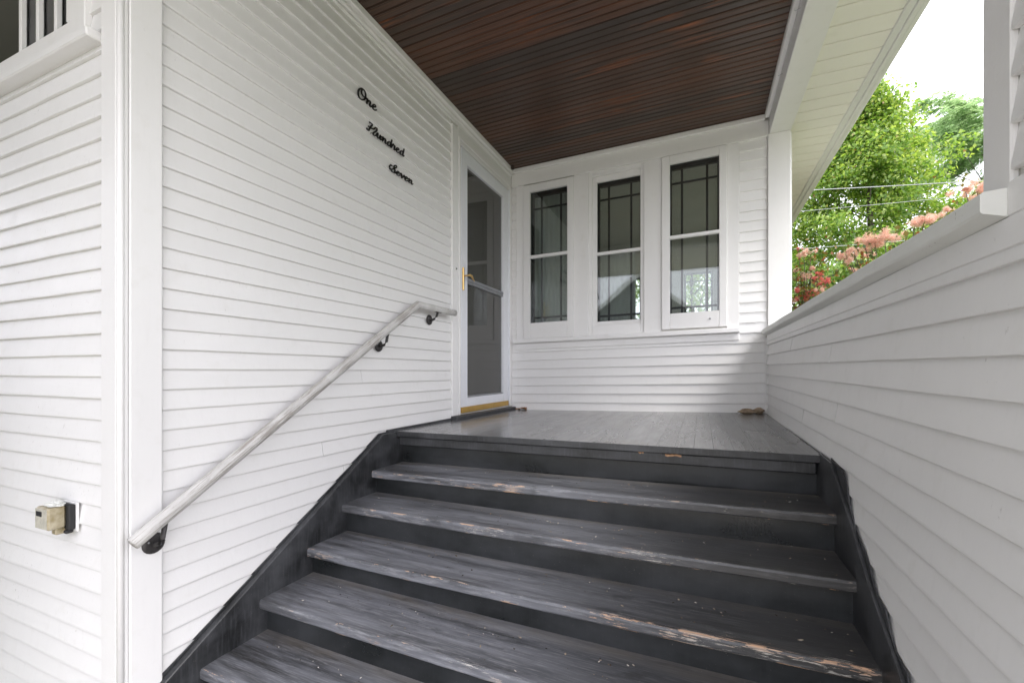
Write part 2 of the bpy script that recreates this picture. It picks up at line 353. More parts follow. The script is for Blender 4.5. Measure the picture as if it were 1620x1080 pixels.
# ------------------------------------------------------------------ ground
def sheet(name, x0, y0, x1, y1, z, mat, label=None):
    o = link(name, mesh(name, [(x0, y0, z), (x1, y0, z), (x1, y1, z), (x0, y1, z)], [(0, 1, 2, 3)], mat)); o['kind'] = 'structure'; return o
sheet('lawn', -250, -250, 250, 250, GZ, 'grass')
sheet('driveway', -2.1, -7.5, 3.2, 0.49, GZ + 0.004, 'concrete')
sheet('pavement', -60, -9.2, 60, -7.5, GZ + 0.008, 'concrete')
sheet('road', -60, -16.5, 60, -10.2, GZ + 0.004, 'asphalt')

# ------------------------------------------------------------------ siding
def clap_mesh(name, length, expo, butt=0.0125, seg=None, warp=0.0, jit=0.0006, mat='clap'):
    """one clapboard along +X, outward face towards -Y, lower edge (butt) at z=0"""
    seg = seg or max(2, int(length / 0.16)); V = []; Fc = []
    prof = [(0.004, 0.0), (-butt + 0.0012, 0.0), (-butt, 0.0016), (-butt + 0.0004, 0.008), (-0.0006, expo + 0.006), (0.004, expo + 0.006)]
    n = len(prof)
    for i in range(seg + 1):
        x = length * i / seg; dz = R.uniform(-jit, jit); dy = R.uniform(-jit, jit)
        for k, (y, z) in enumerate(prof):
            V.append((x, y + (dy if 0 < k < 5 else 0), z + (dz if k < 4 else 0) + warp * x))
    for i in range(seg):
        for k in range(n): Fc.append((i * n + k, (i + 1) * n + k, (i + 1) * n + (k + 1) % n, i * n + (k + 1) % n))
    Fc.append(tuple(range(n))); Fc.append(tuple(seg * n + k for k in range(n))[::-1])
    return mesh(name, V, Fc, mat)
def clapboards(parent, length, expo, zs, place, warp=0.0, mat='clap', variants=4, skip=None):
    """place(z) gives the board's origin and rotation about Z"""
    ms = [clap_mesh('clapboard', length, expo, warp=warp, mat=mat, butt=0.0128 + R.uniform(-0.0010, 0.0012)) for _ in range(variants)]
    for z in zs:
        (loc, rz) = place(z + R.uniform(-0.0007, 0.0007))
        if length > 1.2 and R.random() < 0.30:                  # this course is pieced from two boards
            cut = length * R.uniform(0.25, 0.75); c_, s_ = math.cos(rz), math.sin(rz)
            for a0, ln in ((0.0, cut - 0.0008), (cut + 0.0008, length - cut - 0.0008)):
                me = clap_mesh('clapboard', ln, expo, warp=warp, mat=mat, butt=0.0122 + R.uniform(-0.0014, 0.0014))
                o = link('clapboard', me, parent, Vector(loc) + Vector((c_ * a0, s_ * a0, warp * a0 + R.uniform(-0.0006, 0.0006)))); o.rotation_euler.z = rz
            continue
        o = link('clapboard', ms[R.randrange(variants)], parent, loc); o.rotation_euler.z = rz
def frange(lo, hi, step, phase):
    k = math.ceil((lo - phase) / step - 1e-6); z = phase + k * step; res = []
    while z < hi: res.append(z); z += step
    return res

# entry wall (faces +X), with the door
DY0, DY1, DZ0, DZ1 = 2.90, 3.815, -0.315, 1.705       # door opening
wa = thing('clapboard_wall', 'long white clapboard wall with the handrail, black lettering and storm door', 'wall', (XA, 2.3, GZ))
T = 0.10
box('sheathing', (XA - T, YL, GZ), (XA, DY0, 2.074), 'room', wa, 0)
box('sheathing', (XA - T, DY0, DZ1), (XA, YB + T, 2.074), 'room', wa, 0)
box('sheathing', (XA - T, DY1, GZ), (XA, YB + T, DZ1), 'room', wa, 0)
box('sheathing', (XA - T, DY0, GZ), (XA, DY1, DZ0), 'room', wa, 0)
EA = 0.0686
zsA = frange(GZ + 0.02, 1.86, EA, 0.0085)
clapboards(wa, 2.776 - 0.898, EA, zsA, lambda z: ((XA, 0.898, z), math.pi / 2))
cb = box('corner_board', (XA, 0.8075, GZ), (XA + 0.024, 0.900, 1.90), 'trim', wa, 0.003)
box('corner_board', (XA, YL - 0.010, GZ), (XA + 0.020, 0.8065, 1.90), 'trim', wa, 0.003)
box('ceiling_moulding', (XA, 0.955, 1.872), (XA + 0.050, YB - 0.026, 1.912), 'trimh', wa, 0.004)
box('ceiling_moulding', (XA, 0.955, 1.846), (XA + 0.030, YB - 0.026, 1.871), 'trimh', wa, 0.005)
box('ceiling_moulding', (XA, 0.955, 1.829), (XA + 0.019, YB - 0.026, 1.8455), 'trimh', wa, 0.004)
# door casing, part of the wall
box('door_casing', (XA, 2.777, -0.322), (XA + 0.022, 2.862, 1.803), 'trim', wa, 0.003)
box('door_casing', (XA, 2.863, -0.322), (XA + 0.030, 2.884, 1.745), 'trim', wa, 0.004)
box('door_casing', (XA - 0.05, 2.8845, -0.322), (XA + 0.014, 2.902, 1.735), 'trim', wa, 0.003)
box('door_casing', (XA, 2.8625, 1.746), (XA + 0.021, YB - 0.03, 1.828), 'trimh', wa, 0.003)
box('door_casing', (XA, 3.822, -0.322), (XA + 0.020, YB - 0.014, 1.745), 'trim', wa, 0.003)
box('door_casing', (XA - 0.05, 2.9022, 1.7085), (XA + 0.016, 3.8215, 1.7455), 'trimh', wa, 0.003)
box('threshold', (XA - 0.03, 2.770, -0.352), (XA + 0.062, 3.872, -0.3225), 'dark', wa, 0.004, lambda x, y, z: (x, y, z - 0.006 * (y - 2.77)))
box('skirting', (XA + 0.003, 2.06, -0.375), (XA + 0.022, 2.769, -0.336), 'dark', wa, 0.004)

# street wall (faces -Y), with a window near its top
WX1, WZ0 = -2.000, 1.192        # clear glass opening: right edge and bottom
wl = thing('clapboard_wall', 'flaking white clapboard wall round the corner post carrying the yellowed plastic box', 'wall', (-3.2, YL, GZ))
box('sheathing', (-5.0, YL, GZ), (XA - T, YL + T, 1.11), 'room', wl, 0)
box('sheathing', (WX1 + 0.03, YL, 1.11), (XA - T, YL + T, 2.074), 'room', wl, 0)
box('sheathing', (-5.0, YL, 1.11), (WX1 - 0.86, YL + T, 2.074), 'room', wl, 0)
EL = 0.0702
zsL = frange(GZ + 0.02, 1.075, EL, -0.0157)
clapboards(wl, -1.756 + 4.0, EL, zsL, lambda z: ((-4.0, YL, z), 0), mat='clapL')
clapboards(wl, -1.756 + 1.852, EL, frange(1.075, 1.84, EL, -0.0157), lambda z: ((-1.852, YL, z), 0), mat='clapL')
box('corner_board', (-1.7600, YL - 0.022, GZ), (XA + 0.004, YL - 0.0105, 1.90), 'trim', wl, 0.003)
V, Fc = tube_geo([(0, 0, 0), (0, 0, 1.9 - GZ)], 0.0105, 12)
link('corner_bead', mesh('corner_bead', V, Fc, 'trim', True), wl, (XA + 0.012, YL - 0.013, GZ))

lw = thing('sash_window', 'tall window with slim upright bars above the flaking clapboards', 'window', (-2.4, YL, WZ0))
box('sill', (WX1 - 1.0, YL - 0.056, 1.055), (-1.768, YL, 1.086), 'trimh', lw, 0.004)
box('casing', (WX1 + 0.055, YL - 0.024, 1.0865), (-1.853, YL, 1.84), 'trim', lw, 0.003)
box('rail', (WX1 - 0.82, YL - 0.012, 1.0865), (WX1 + 0.0545, YL - 0.0005, WZ0), 'trimh', lw, 0.004)
box('stile', (WX1, YL - 0.012, WZ0 + 0.0005), (WX1 + 0.0545, YL - 0.0005, 1.84), 'trim', lw, 0.004)
for x in (-2.115, -2.245, -2.375):
    box('muntin', (x - 0.009, YL + 0.004, WZ0 - 0.03), (x + 0.009, YL + 0.022, 1.84), 'trim', lw, 0.003)
box('pane', (WX1 - 0.82, YL + 0.0245, WZ0 - 0.01), (WX1 + 0.01, YL + 0.0275, 1.84), 'clear', lw, 0)

# window wall (faces -Y)
wb = thing('clapboard_wall', 'white clapboard wall framing the three leaded windows at the back of the porch', 'wall', (-0.6, YB, -0.35))
HX = [(-1.495, -1.090), (-0.915, -0.455), (-0.262, 0.150)]      # three openings
HZ0, HZ1 = 0.345, 1.715
def shb(name, x0, x1, z0, z1): box(name, (x0, YB, z0), (x1, YB + T, z1), 'room', wb, 0, sh)
shb('sheathing', XA, 0.60, GZ, HZ0); shb('sheathing', XA, 0.60, HZ1, 2.074)
xs = [XA] + [v for h in HX for v in h] + [0.60]
for k in range(0, len(xs), 2): shb('sheathing', xs[k], xs[k + 1], HZ0, HZ1)
EB = 0.0785
clapboards(wb, 0.452 + 1.664, EB, frange(-0.37, 0.24, EB, 0.0225), lambda z: ((-1.664, YB, z), 0), warp=KB)
stripL = frange(0.24, 1.74, EB, 0.0225)
clapboards(wb, 0.052, EB, stripL, lambda z: ((-1.664, YB, z), 0), warp=KB)
clapboards(wb, 0.461 - 0.272, EB, [z + 0.0418 for z in stripL], lambda z: ((0.272, YB, z), 0), warp=KB)
box('inner_corner_bead', (XA + 0.0005, YB - 0.018, -0.318), (XA + 0.0155, YB, 1.745), 'trim', wb, 0.003)
box('frieze_board', (XA + 0.0205, YB - 0.024, 1.747), (0.470, YB, 1.868), 'trimh', wb, 0.003, sh)
box('frieze_moulding', (XA + 0.0505, YB - 0.048, 1.8685), (0.447, YB, 1.909), 'trimh', wb, 0.006, sh)
for a, b in ((-1.612, -1.536), (-1.0515, -0.920), (-0.4485, -0.304), (0.182, 0.270)):
    box('casing', (a, YB - 0.021, 0.302), (b, YB, 1.7465), 'trim', wb, 0.003, sh)
box('window_sill', (-1.632, YB - 0.058, 0.264), (0.272, YB, 0.3015), 'trimh', wb, 0.005, sh)
box('sill_apron', (-1.628, YB - 0.019, 0.205), (0.270, YB, 0.2635), 'trimh', wb, 0.003, sh)
box('pilaster', (0.462, YB - 0.030, GZ), (0.612, YB + 0.12, 1.805), 'trim', wb, 0.004)
box('pilaster_edge', (0.6125, YB - 0.012, GZ), (0.622, YB + 0.12, 1.80), 'trim', wb, 0.002)

def leaded_window(label, x0, x1, z0, z1, gx0, gx1, gz0, gz1, zm, y, proud, fy):
    t = thing('leaded_window', label, 'window', ((x0 + x1) / 2, YB, z0), 'leaded windows on the porch')
    f = lambda n, a, b, m, bv=0.003: box(n, a, b, m, t, bv, sh)
    yb = y + proud
    f('stile', (x0, y, z0), (gx0, yb, z1), 'trim'); f('stile', (gx1, y, z0), (x1, yb, z1), 'trim')
    f('rail', (gx0 + 0.0003, y + 0.0005, gz1), (gx1 - 0.0003, yb, z1), 'trimh'); f('rail', (gx0 + 0.0003, y + 0.0005, z0), (gx1 - 0.0003, yb, gz0), 'trimh')
    f('middle_rail', (gx0 - 0.004, y - 0.004, zm - 0.014), (gx1 + 0.004, yb - 0.004, zm + 0.014), 'trimh', 0.006)
    f('pane', (gx0 - 0.004, yb - 0.010, gz0 - 0.004), (gx1 + 0.004, yb - 0.007, gz1 + 0.004), 'glass', 0)
    # leaded casement a hand's width behind the storm pane
    ly = fy; a0, a1 = gx0 - 0.02, gx1 + 0.02; wd = a1 - a0
    lz0, lz1 = gz0 - 0.03, gz1 + 0.03
    sash = f('leaded_pane', (a0, ly + 0.006, lz0), (a1, ly + 0.009, lz1), 'leadglass', 0)
    def sub(n, a, b):
        o = box(n, a, b, 'came', sash, 0.003, sh)
    sub('sash_bar', (a0 - 0.05, ly - 0.014, lz0), (a0 + 0.030, ly + 0.026, lz1)); sub('sash_bar', (a1 - 0.030, ly - 0.014, lz0), (a1 + 0.05, ly + 0.026, lz1))
    sub('sash_bar', (a0 + 0.0305, ly - 0.014, lz1 - 0.052), (a1 - 0.0305, ly + 0.026, lz1)); sub('sash_bar', (a0 + 0.0305, ly - 0.014, lz0), (a1 - 0.0305, ly + 0.026, lz0 + 0.03))
    for q in (0.27, 0.74): sub('came', (a0 + wd * q - 0.0085, ly, lz0 + 0.0305), (a0 + wd * q + 0.0085, ly + 0.012, lz1 - 0.0525))
    for z in (lz1 - 0.165, lz0 + 0.085): sub('came', (a0 + 0.031, ly + 0.0005, z - 0.0085), (a1 - 0.031, ly + 0.0115, z + 0.0085))
    return t
leaded_window('leaded window beside the storm door, sheer curtain showing behind its glass', -1.535, -1.0525, 0.304, 1.733, -1.471, -1.111, 0.448, 1.666, 1.062, YB - 0.036, 0.034, YB + 0.050)
wd2 = leaded_window('middle leaded window set back deeper in its frame than its two neighbours', -0.888, -0.478, 0.385, 1.702, -0.850, -0.484 + 0.006, 0.424, 1.652, 1.022, YB + 0.006, 0.026, YB + 0.075)
for nm, a, b in (('reveal', (-0.9195, YB - 0.008, 0.3025), (-0.8885, YB + 0.05, 1.7465)), ('reveal', (-0.4775, YB - 0.008, 0.3025), (-0.449, YB + 0.05, 1.7465)),
                 ('reveal', (-0.888, YB - 0.008, 1.7025), (-0.478, YB + 0.05, 1.7465)), ('reveal', (-0.888, YB - 0.014, 0.3025), (-0.478, YB + 0.05, 0.3845))):
    box(nm, a, b, 'trim', wd2, 0.003, sh)
w3 = leaded_window('leaded window between the middle window and the corner pilaster, small screw in its bottom rail', -0.3035, 0.1815, 0.318, 1.740, -0.240, 0.127, 0.446, 1.675, 1.070, YB - 0.036, 0.034, YB + 0.050)
V, Fc = tube_geo([(0, 0, 0), (0, -0.012, 0)], [0.008, 0.006], 8)
link('screw', mesh('screw', V, Fc, 'grey', True), w3, sh(0.062, YB - 0.036, 0.385))

# ------------------------------------------------------------------ inside the house
def room(name, a, b, mat='room'): box(name, a, b, mat, None, 0)['kind'] = 'structure'
room('room_floor', (-5.0, YL + T, -0.50), (XA - T, 8.0, -0.36), 'roomfloor'); room('room_floor', (XA - T, YB + T, -0.501), (0.60, 8.0, -0.361), 'roomfloor')
room('room_ceiling', (-5.0, YL + T, 2.075), (XA - T, 8.0, 2.13)); room('room_ceiling', (XA - T, YB + T, 2.076), (0.60, 8.0, 2.131))
room('room_wall_east', (0.50, YB + T, GZ), (0.60, 8.0, 0.45)); room('room_wall_east', (0.50, YB + T, 0.451), (0.60, 4.75, 2.074)); room('room_wall_east', (0.50, 7.3, 0.451), (0.60, 8.0, 2.074)); room('room_wall_east', (0.50, 4.751, 1.75), (0.60, 7.299, 2.074)); room('room_wall_west', (-5.1, YL, GZ), (-5.001, 8.0, 2.074))  # unseen opening added in the east wall to let light into the room
room('room_wall_partition', (XA - T, YB + T + 0.001, -0.355), (XA - T + 0.08, 6.3, 2.074))
NW = [(-1.20, -0.92, 0.9, 1.65), (-0.27, 0.17, 0.80, 1.66)]
prev = -5.0
for k, (x0, x1, z0, z1) in enumerate(NW):
    room('room_wall_north', (prev, 8.0, -0.5), (x0, 8.1, 2.13)); room('room_wall_north', (x0, 8.0, -0.5), (x1, 8.1, z0)); room('room_wall_north', (x0, 8.0, z1), (x1, 8.1, 2.13)); prev = x1
room('room_wall_north', (prev, 8.0, -0.5), (0.60, 8.1, 2.13))
for k, (x0, x1, z0, z1) in enumerate(NW):
    t = thing('far_window', ['narrow sunlit window far inside the house seen through the middle window', 'sunlit window with crossing bars far inside the house behind the corner glass'][k], 'window', ((x0 + x1) / 2, 8.0, z0))
    for a in ((x0, x0 + 0.03), (x1 - 0.03, x1)): box('stile', (a[0], 8.02, z0), (a[1], 8.06, z1), 'came', t, 0)
    for a in ((z0, z0 + 0.03), (z1 - 0.03, z1), (z1 - 0.15, z1 - 0.135)): box('rail', (x0 + 0.0301, 8.021, a[0]), (x1 - 0.0301, 8.059, a[1]), 'came', t, 0)
    for q in (0.27, 0.74): box('came', (x0 + (x1 - x0) * q - 0.008, 8.03, z0 + 0.031), (x0 + (x1 - x0) * q + 0.008, 8.05, z1 - 0.031), 'came', t, 0)
def curtain(label, x0, x1, y, z0, z1, amp, pitch):
    n = int((x1 - x0) / pitch * 8); V = []; Fc = []
    for j, z in enumerate(np.linspace(z0, z1, 5)):
        for i in range(n + 1):
            x = x0 + (x1 - x0) * i / n
            V.append((x - x0, amp * math.sin(2 * math.pi * (x - x0) / pitch + 0.6 * math.sin(x * 13)) * (1.15 - 0.12 * j) + 0.01 * math.sin(x * 7), z - z0))
    for j in range(4):
        for i in range(n): a = j * (n + 1) + i; Fc.append((a, a + 1, a + n + 2, a + n + 1))
    o = link('curtain', mesh('curtain', V, Fc, 'curtain', True), None, (x0, y, z0)); tag(o, label, 'curtain', 'curtains behind the leaded glass')
curtain('sheer pleated curtain hanging behind the window beside the door', -1.56, -1.02, YB + 0.19, -0.3, 1.85, 0.014, 0.052)
curtain('sheer gathered curtain hanging low behind the middle window', -0.96, -0.55, YB + 0.24, -0.3, 1.12, 0.012, 0.045)

# ------------------------------------------------------------------ storm door and door behind it
sdr = thing('storm_door', 'white storm door with dark screened glass, brass lever and brass bottom sweep', 'door', (XA, 3.36, DZ0))
XF = XA + 0.012
f = lambda n, a, b, m, bv=0.003, par=sdr: box(n, a, b, m, par, bv)
Y0, Y1, Z0, Z1 = 2.922, 3.808, -0.269, 1.700; g0, g1, h0, h1 = 3.018, 3.702, -0.200, 1.600
f('hinge_rail', (XA - 0.03, 2.9025, -0.312), (XA + 0.006, 2.9215, 1.704), 'alu'); f('hinge_rail', (XA - 0.03, 3.8085, -0.312), (XA + 0.022, 3.821, 1.704), 'alu')
f('stile', (XA - 0.03, Y0, Z0), (XF, g0, Z1), 'alu'); f('stile', (XA - 0.03, g1, Z0), (XF, Y1, Z1), 'alu')
f('top_rail', (XA - 0.03, g0 + 0.0003, h1), (XF - 0.0006, g1 - 0.0003, Z1), 'alu'); f('bottom_rail', (XA - 0.03, g0 + 0.0003, Z0), (XF - 0.0006, g1 - 0.0003, h0), 'alu')
f('middle_rail', (XA - 0.022, g0 - 0.002, 0.688), (XA + 0.004, g1 + 0.002, 0.707), 'grey'); f('middle_rail', (XA - 0.022, g0 - 0.002, 0.7085), (XA + 0.008, g1 + 0.002, 0.732), 'grey')
f('glazing_bead', (XA - 0.02, g0, h0 - 0.002), (XA + 0.003, g1, h0 + 0.014), 'grey')
f('screened_glass', (XA - 0.016, g0 - 0.002, h0), (XA - 0.013, g1 + 0.002, h1), 'screen', 0)
f('door_sweep', (XA - 0.026, Y0 + 0.002, DZ0 + 0.003), (XF + 0.004, Y1 - 0.002, Z0 - 0.0005), 'sweep', 0.002)
hd = f('handle', (XF + 0.0002, 2.930, 0.618), (XF + 0.012, 2.952, 0.792), 'brass', 0.004)
tube('lever', [(XF + 0.006, 2.941, 0.727), (XF + 0.045, 2.941, 0.727), (XF + 0.055, 2.955, 0.732), (XF + 0.056, 2.985, 0.728), (XF + 0.052, 3.015, 0.708), (XF + 0.052, 3.035, 0.700)], [0.006, 0.006, 0.0095, 0.009, 0.006, 0.005], 'brass', hd, 8)
fd = thing('front_door', 'dark panelled inner door seen dimly through the screened glass', 'door', (XA - 0.11, 3.36, DZ0))
box('panel', (XA - 0.125, DY0 - 0.0, DZ0), (XA - 0.1005, DY1, DZ1), 'wood', fd, 0)
for y0, y1 in ((DY0, DY0 + 0.12), (DY1 - 0.12, DY1)): box('stile', (XA - 0.1003, y0, DZ0), (XA - 0.085, y1, DZ1), 'wood', fd, 0.003)
for z0, z1 in ((DZ0, DZ0 + 0.24), (0.62, 0.76), (DZ1 - 0.12, DZ1)): box('rail', (XA - 0.1003, DY0 + 0.1203, z0), (XA - 0.0855, DY1 - 0.1203, z1), 'wood', fd, 0.003)
st = thing('notice', 'small pale paper notice stuck high inside the storm door glass', 'notice', (XA - 0.018, 3.05, 1.33))
box('paper', (XA - 0.0185, 3.028, 1.250), (XA - 0.0175, 3.095, 1.385), 'paper', st, 0)
box('printed_block', (XA - 0.0174, 3.040, 1.335), (XA - 0.0170, 3.062, 1.368), 'wood', st, 0); box('printed_block', (XA - 0.0174, 3.068, 1.30), (XA - 0.0170, 3.088, 1.325), 'sweep', st, 0)
bl = thing('doorbell', 'small round painted doorbell button on the door casing', 'doorbell', (XA + 0.022, 2.815, 0.755))
V, Fc = tube_geo([(0, 0, 0), (0.006, 0, 0)], [0.014, 0.011], 14); link('base', mesh('base', V, Fc, 'trim', True), bl, (XA + 0.022, 2.815, 0.757))
V, Fc = tube_geo([(0, 0, 0), (0.006, 0, 0)], [0.006, 0.005], 10); link('button', mesh('button', V, Fc, 'iron', True), bl, (XA + 0.027, 2.820, 0.755))

# ------------------------------------------------------------------ script numerals spelled in words on the entry wall
GLY = {
 'O': ([[(.95, 1.98), (.55, 2.074), (.15, 1.6), (.05, .9), (.3, .2), (.75, .0), (1.2, .3), (1.38, 1.0), (1.22, 1.7), (.85, 2.074), (.55, 1.85), (.55, 1.35), (.85, .95), (1.35, .85), (1.62, 1.0)]], 1.62),
 'n': ([[(-.15, .75), (.1, 1.0), (.2, .85), (.2, .0)], [(.2, .4), (.45, .88), (.68, .95), (.76, .7), (.76, .25), (.92, .03), (1.2, .35)]], 1.2),
 'e': ([[(-.02, .33), (.3, .48), (.6, .75), (.48, 1.0), (.22, .88), (.1, .45), (.28, .05), (.6, .03), (.95, .38)]], .95),
 'u': ([[(-.12, .5), (.12, 1.0), (.12, .3), (.32, .02), (.6, .3), (.72, 1.0)], [(.72, 1.0), (.72, .28), (.88, .03), (1.12, .35)]], 1.12),
 'd': ([[(.78, .82), (.45, 1.0), (.14, .7), (.14, .25), (.38, .02), (.68, .35), (.78, 1.0)], [(.80, 1.85), (.78, .28), (.92, .03), (1.14, .33)]], 1.14),
 'r': ([[(-.1, .45), (.12, 1.1), (.24, .93), (.52, .93), (.5, .35), (.62, .03), (.9, .35)]], .9),
 'v': ([[(-.1, .7), (.12, 1.0), (.26, .75), (.38, .03), (.5, .1), (.82, .8), (.76, 1.0), (.98, .8), (1.1, .55)]], 1.02),
 'H': ([[(.05, 1.85), (.15, 2.0), (.75, 1.97)], [(.70, 1.97), (.38, .96), (.25, .2), (-.05, .2), (-.1, .45)], [(-.02, 1.02), (.38, .96), (1.05, 1.19), (1.35, 1.75), (1.68, 1.78), (1.62, 1.1), (1.24, .47), (1.25, .03), (1.6, .06), (1.95, .6)]], 1.92),
 'S': ([[(.38, 1.33), (.03, 1.36), (-.10, .72), (.30, .42), (.82, 1.02), (1.24, 1.72), (1.11, 2.02), (.81, 1.75), (.78, 1.23), (1.10, .72), (.97, .06), (.6, .0), (.15, .29), (-.08, .22)], [(.95, .08), (1.2, .1), (1.42, .35)]], 1.40),
}
def word(text, y0, z0, width, ch, label):
    adv = sum(GLY[c][1] for c in text); ux = width / adv; uz = ch / 2.0; x = 0; V = []; Fc = []
    for c in text:
        for s in GLY[c][0]:
            pts = catmull([((x + px) * ux + py * uz * 0.30, py * uz) for px, py in s], 7)
            n = len(pts); base = len(V)
            for i, p in enumerate(pts):
                t = pts[min(i + 1, n - 1)] - pts[max(i - 1, 0)]; L = math.hypot(*t) or 1e-6; t = t / L
                nv = np.array((-t[1], t[0])); hw = 0.0024 + 0.0028 * abs(t[1])
                if i in (0, n - 1): hw *= 0.75
                for sgn, xx in ((1, 0.0), (-1, 0.0), (-1, 0.004), (1, 0.004)):
                    q = p + nv * hw * sgn; V.append((xx, q[0], q[1]))
            for i in range(n - 1):
                for k in range(4): a = base + i * 4; Fc.append((a + k, a + (k + 1) % 4, a + 4 + (k + 1) % 4, a + 4 + k))
            Fc.append((base, base + 1, base + 2, base + 3)); e = base + (n - 1) * 4; Fc.append((e + 3, e + 2, e + 1, e))
        x += GLY[c][1]
    t = thing('lettering', label, 'lettering', (XA + 0.012, y0, z0), 'script words on the wall')
    link('script_word', mesh('script_word', V, Fc, 'letter'), t, (XA + 0.016, y0, z0))
    for q in (0.12, 0.55, 0.9):
        box('standoff_pin', (XA + 0.006, y0 + width * q - 0.0012, z0 + 0.004), (XA + 0.0165, y0 + width * q + 0.0012, z0 + 0.0065), 'letter', t, 0)
word('One', 1.812, 1.445, 0.152, 0.060, 'black script word One fixed to the white clapboards')
word('Hundred', 1.890, 1.304, 0.322, 0.054, 'black script word Hundred fixed to the white clapboards')
word('Seven', 2.076, 1.168, 0.226, 0.050, 'black script word Seven fixed to the white clapboards')

# ------------------------------------------------------------------ porch floor
pf = thing('porch_floor', 'worn dark grey painted board floor of the porch landing', 'floor', (-0.6, 3.0, -0.40))
x = XA + 0.018; k = 0
while x < 0.440:
    wd = min(0.0815, 0.455 - x); y0 = 2.118 + 0.016 * (x - XA) + R.uniform(-0.0006, 0.0006)
    box('floorboard', (x, y0, 0), (x + wd - 0.0005, YB - 0.003, 0.030), 'floor', pf, 0.0008, lambda X, Y, Z: (X, Y, zf(X, Y) - 0.030 + Z + 0))
    x += wd; k += 1
box('edge_strip', (-1.650, 2.112, 0.0), (0.446, 2.1172, 0.0306), 'dark', pf, 0.0015, lambda X, Y, Z: (X, Y + 0.016 * (X - XA), zf(X, 2.118) - 0.030 + Z))
box('edge_moulding', (-1.645, 2.134, -0.432), (0.436, 2.1705, -0.3795), 'dark', pf, 0.006, lambda X, Y, Z: (X, Y + 0.016 * (X - XA), Z + 0.004 * (X - XA)))

for (xa, xb, za, zb, mt) in ((-0.30, -0.17, -0.392, -0.383, 'dark'), (-0.155, -0.085, -0.394, -0.384, 'bare'), (-0.075, 0.05, -0.398, -0.386, 'dark'), (-0.275, -0.25, -0.388, -0.382, 'bare')):
    n_ = 7; ya_ = 2.1325 + 0.016 * ((xa + xb) / 2 - XA); top_ = [(xa + (xb - xa) * q / n_, zb + R.uniform(-0.002, 0.002)) for q in range(n_ + 1)]; low_ = [(xb - (xb - xa) * q / n_, za + R.uniform(-0.003, 0.003)) for q in range(n_ + 1)]
    prism('splintered_edge', [(x_, z_ + 0.004 * (x_ - XA)) for x_, z_ in top_ + low_], 'Y', ya_ - 0.003, ya_ + 0.004, mt, pf, 0)
# ------------------------------------------------------------------ stairs
TR = [(1.895, -0.533, -0.508), (1.678, -0.655, -0.648), (1.468, -0.795, -0.797), (1.236, -0.915, -0.925), (1.006, -1.052, -1.062), (0.778, -1.190, -1.200), (0.550, -1.330, -1.335)]
stairs = thing('porch_steps', 'wide worn black painted wooden steps climbing to the porch', 'steps', (-0.6, 1.3, GZ))
SX0, SX1 = -1.634, 0.441
def lerpz(zl, zr):
    return lambda x: zl + (zr - zl) * (x - SX0) / (SX1 - SX0)
nose_above = (2.128, -0.348, -0.340)
for i, (yn, zl, zr) in enumerate(TR):
    zz = lerpz(zl, zr); ya = nose_above[0]; back = ya + 0.030
    n = 70; prof = [(0.0045, -0.038), (0.0005, -0.032), (0.0, -0.010), (0.0035, -0.002), (0.010, 0.0), (0.060, 0.0012), (0.13, 0.0005), (back - yn + 0.012, 0.0), (back - yn + 0.012, -0.038)]
    V = []; Fc = []; m = len(prof); jy = 0.0
    for q in range(n + 1):
        xx = SX0 + (SX1 - SX0) * q / n; jy = 0.7 * jy + R.uniform(-0.0011, 0.0011); jz = R.uniform(-0.0008, 0.0004)
        sag = -0.006 * math.sin(math.pi * q / n) * (0.5 + 0.5 * (i > 0))
        for a, (py, pz) in enumerate(prof):
            V.append((xx - SX0, py + (jy if a < 5 else 0), zz(xx) - zl + pz + sag + (jz if 0 < a < 5 else 0)))
    for q in range(n):
        for a in range(m): Fc.append((q * m + a, q * m + (a + 1) % m, (q + 1) * m + (a + 1) % m, (q + 1) * m + a))
    Fc.append(tuple(range(m))[::-1]); Fc.append(tuple(n * m + a for a in range(m)))
    link('tread', mesh('tread', V, Fc, 'tread'), stairs, (SX0, yn, zl))
    za = lerpz(nose_above[1] - 0.038, nose_above[2] - 0.038)
    box('riser', (SX0, ya + 0.036, 0), (SX1, ya + 0.056, 1), 'riser', stairs, 0, lambda X, Y, Z, za=za, zz=zz: (X, Y + (0.016 * (X - XA) if ya > 2 else 0), (zz(X) - 0.012) * (1 - Z) + (za(X) - (0.048 if ya > 2 else 0.002)) * Z))
    nose_above = (yn, zl, zr)
box('riser', (SX0, TR[-1][0] + 0.036, GZ), (SX1, TR[-1][0] + 0.056, TR[-1][1] - 0.03), 'riser', stairs, 0)
# housed stringers, one against each wall, with the ragged strip of black paint above them
s0 = -0.350; sl = 0.618
prism('stringer', [(2.20, -0.386), (2.1165, -0.386), (2.1165, s0 - 0.004), (1.995, s0), (0.60, s0 - sl * 1.395), (0.50, GZ + 0.30), (0.50, GZ), (0.95, GZ), (2.20, -0.66)], 'X', XA + 0.0185, SX0, 'dark', stairs, 0.003)
prism('stringer', [(2.22, -0.376), (2.1505, -0.376), (2.1505, -0.331), (1.985, -0.338), (1.768, -0.474), (1.576, -0.614), (1.36, -0.735), (0.60, -1.205), (0.50, GZ + 0.22), (0.50, GZ), (0.95, GZ), (2.22, -0.66)], 'X', SX1, XR - 0.0174, 'dark', stairs, 0.002)
def ragged(x0, x1, top, low):
    prism('paint_margin', top + low, 'X', x0, x1, 'dark', stairs, 0)
tl = []
for z in sorted(zsA, reverse=True):
    if -1.45 < z < -0.36:
        yy = 1.995 - (s0 - z) / sl
        tl += [(yy - 0.022 + R.uniform(-0.002, 0.002), z + 0.0005), (yy - 0.012 + R.uniform(-0.002, 0.002), z - 0.003)]
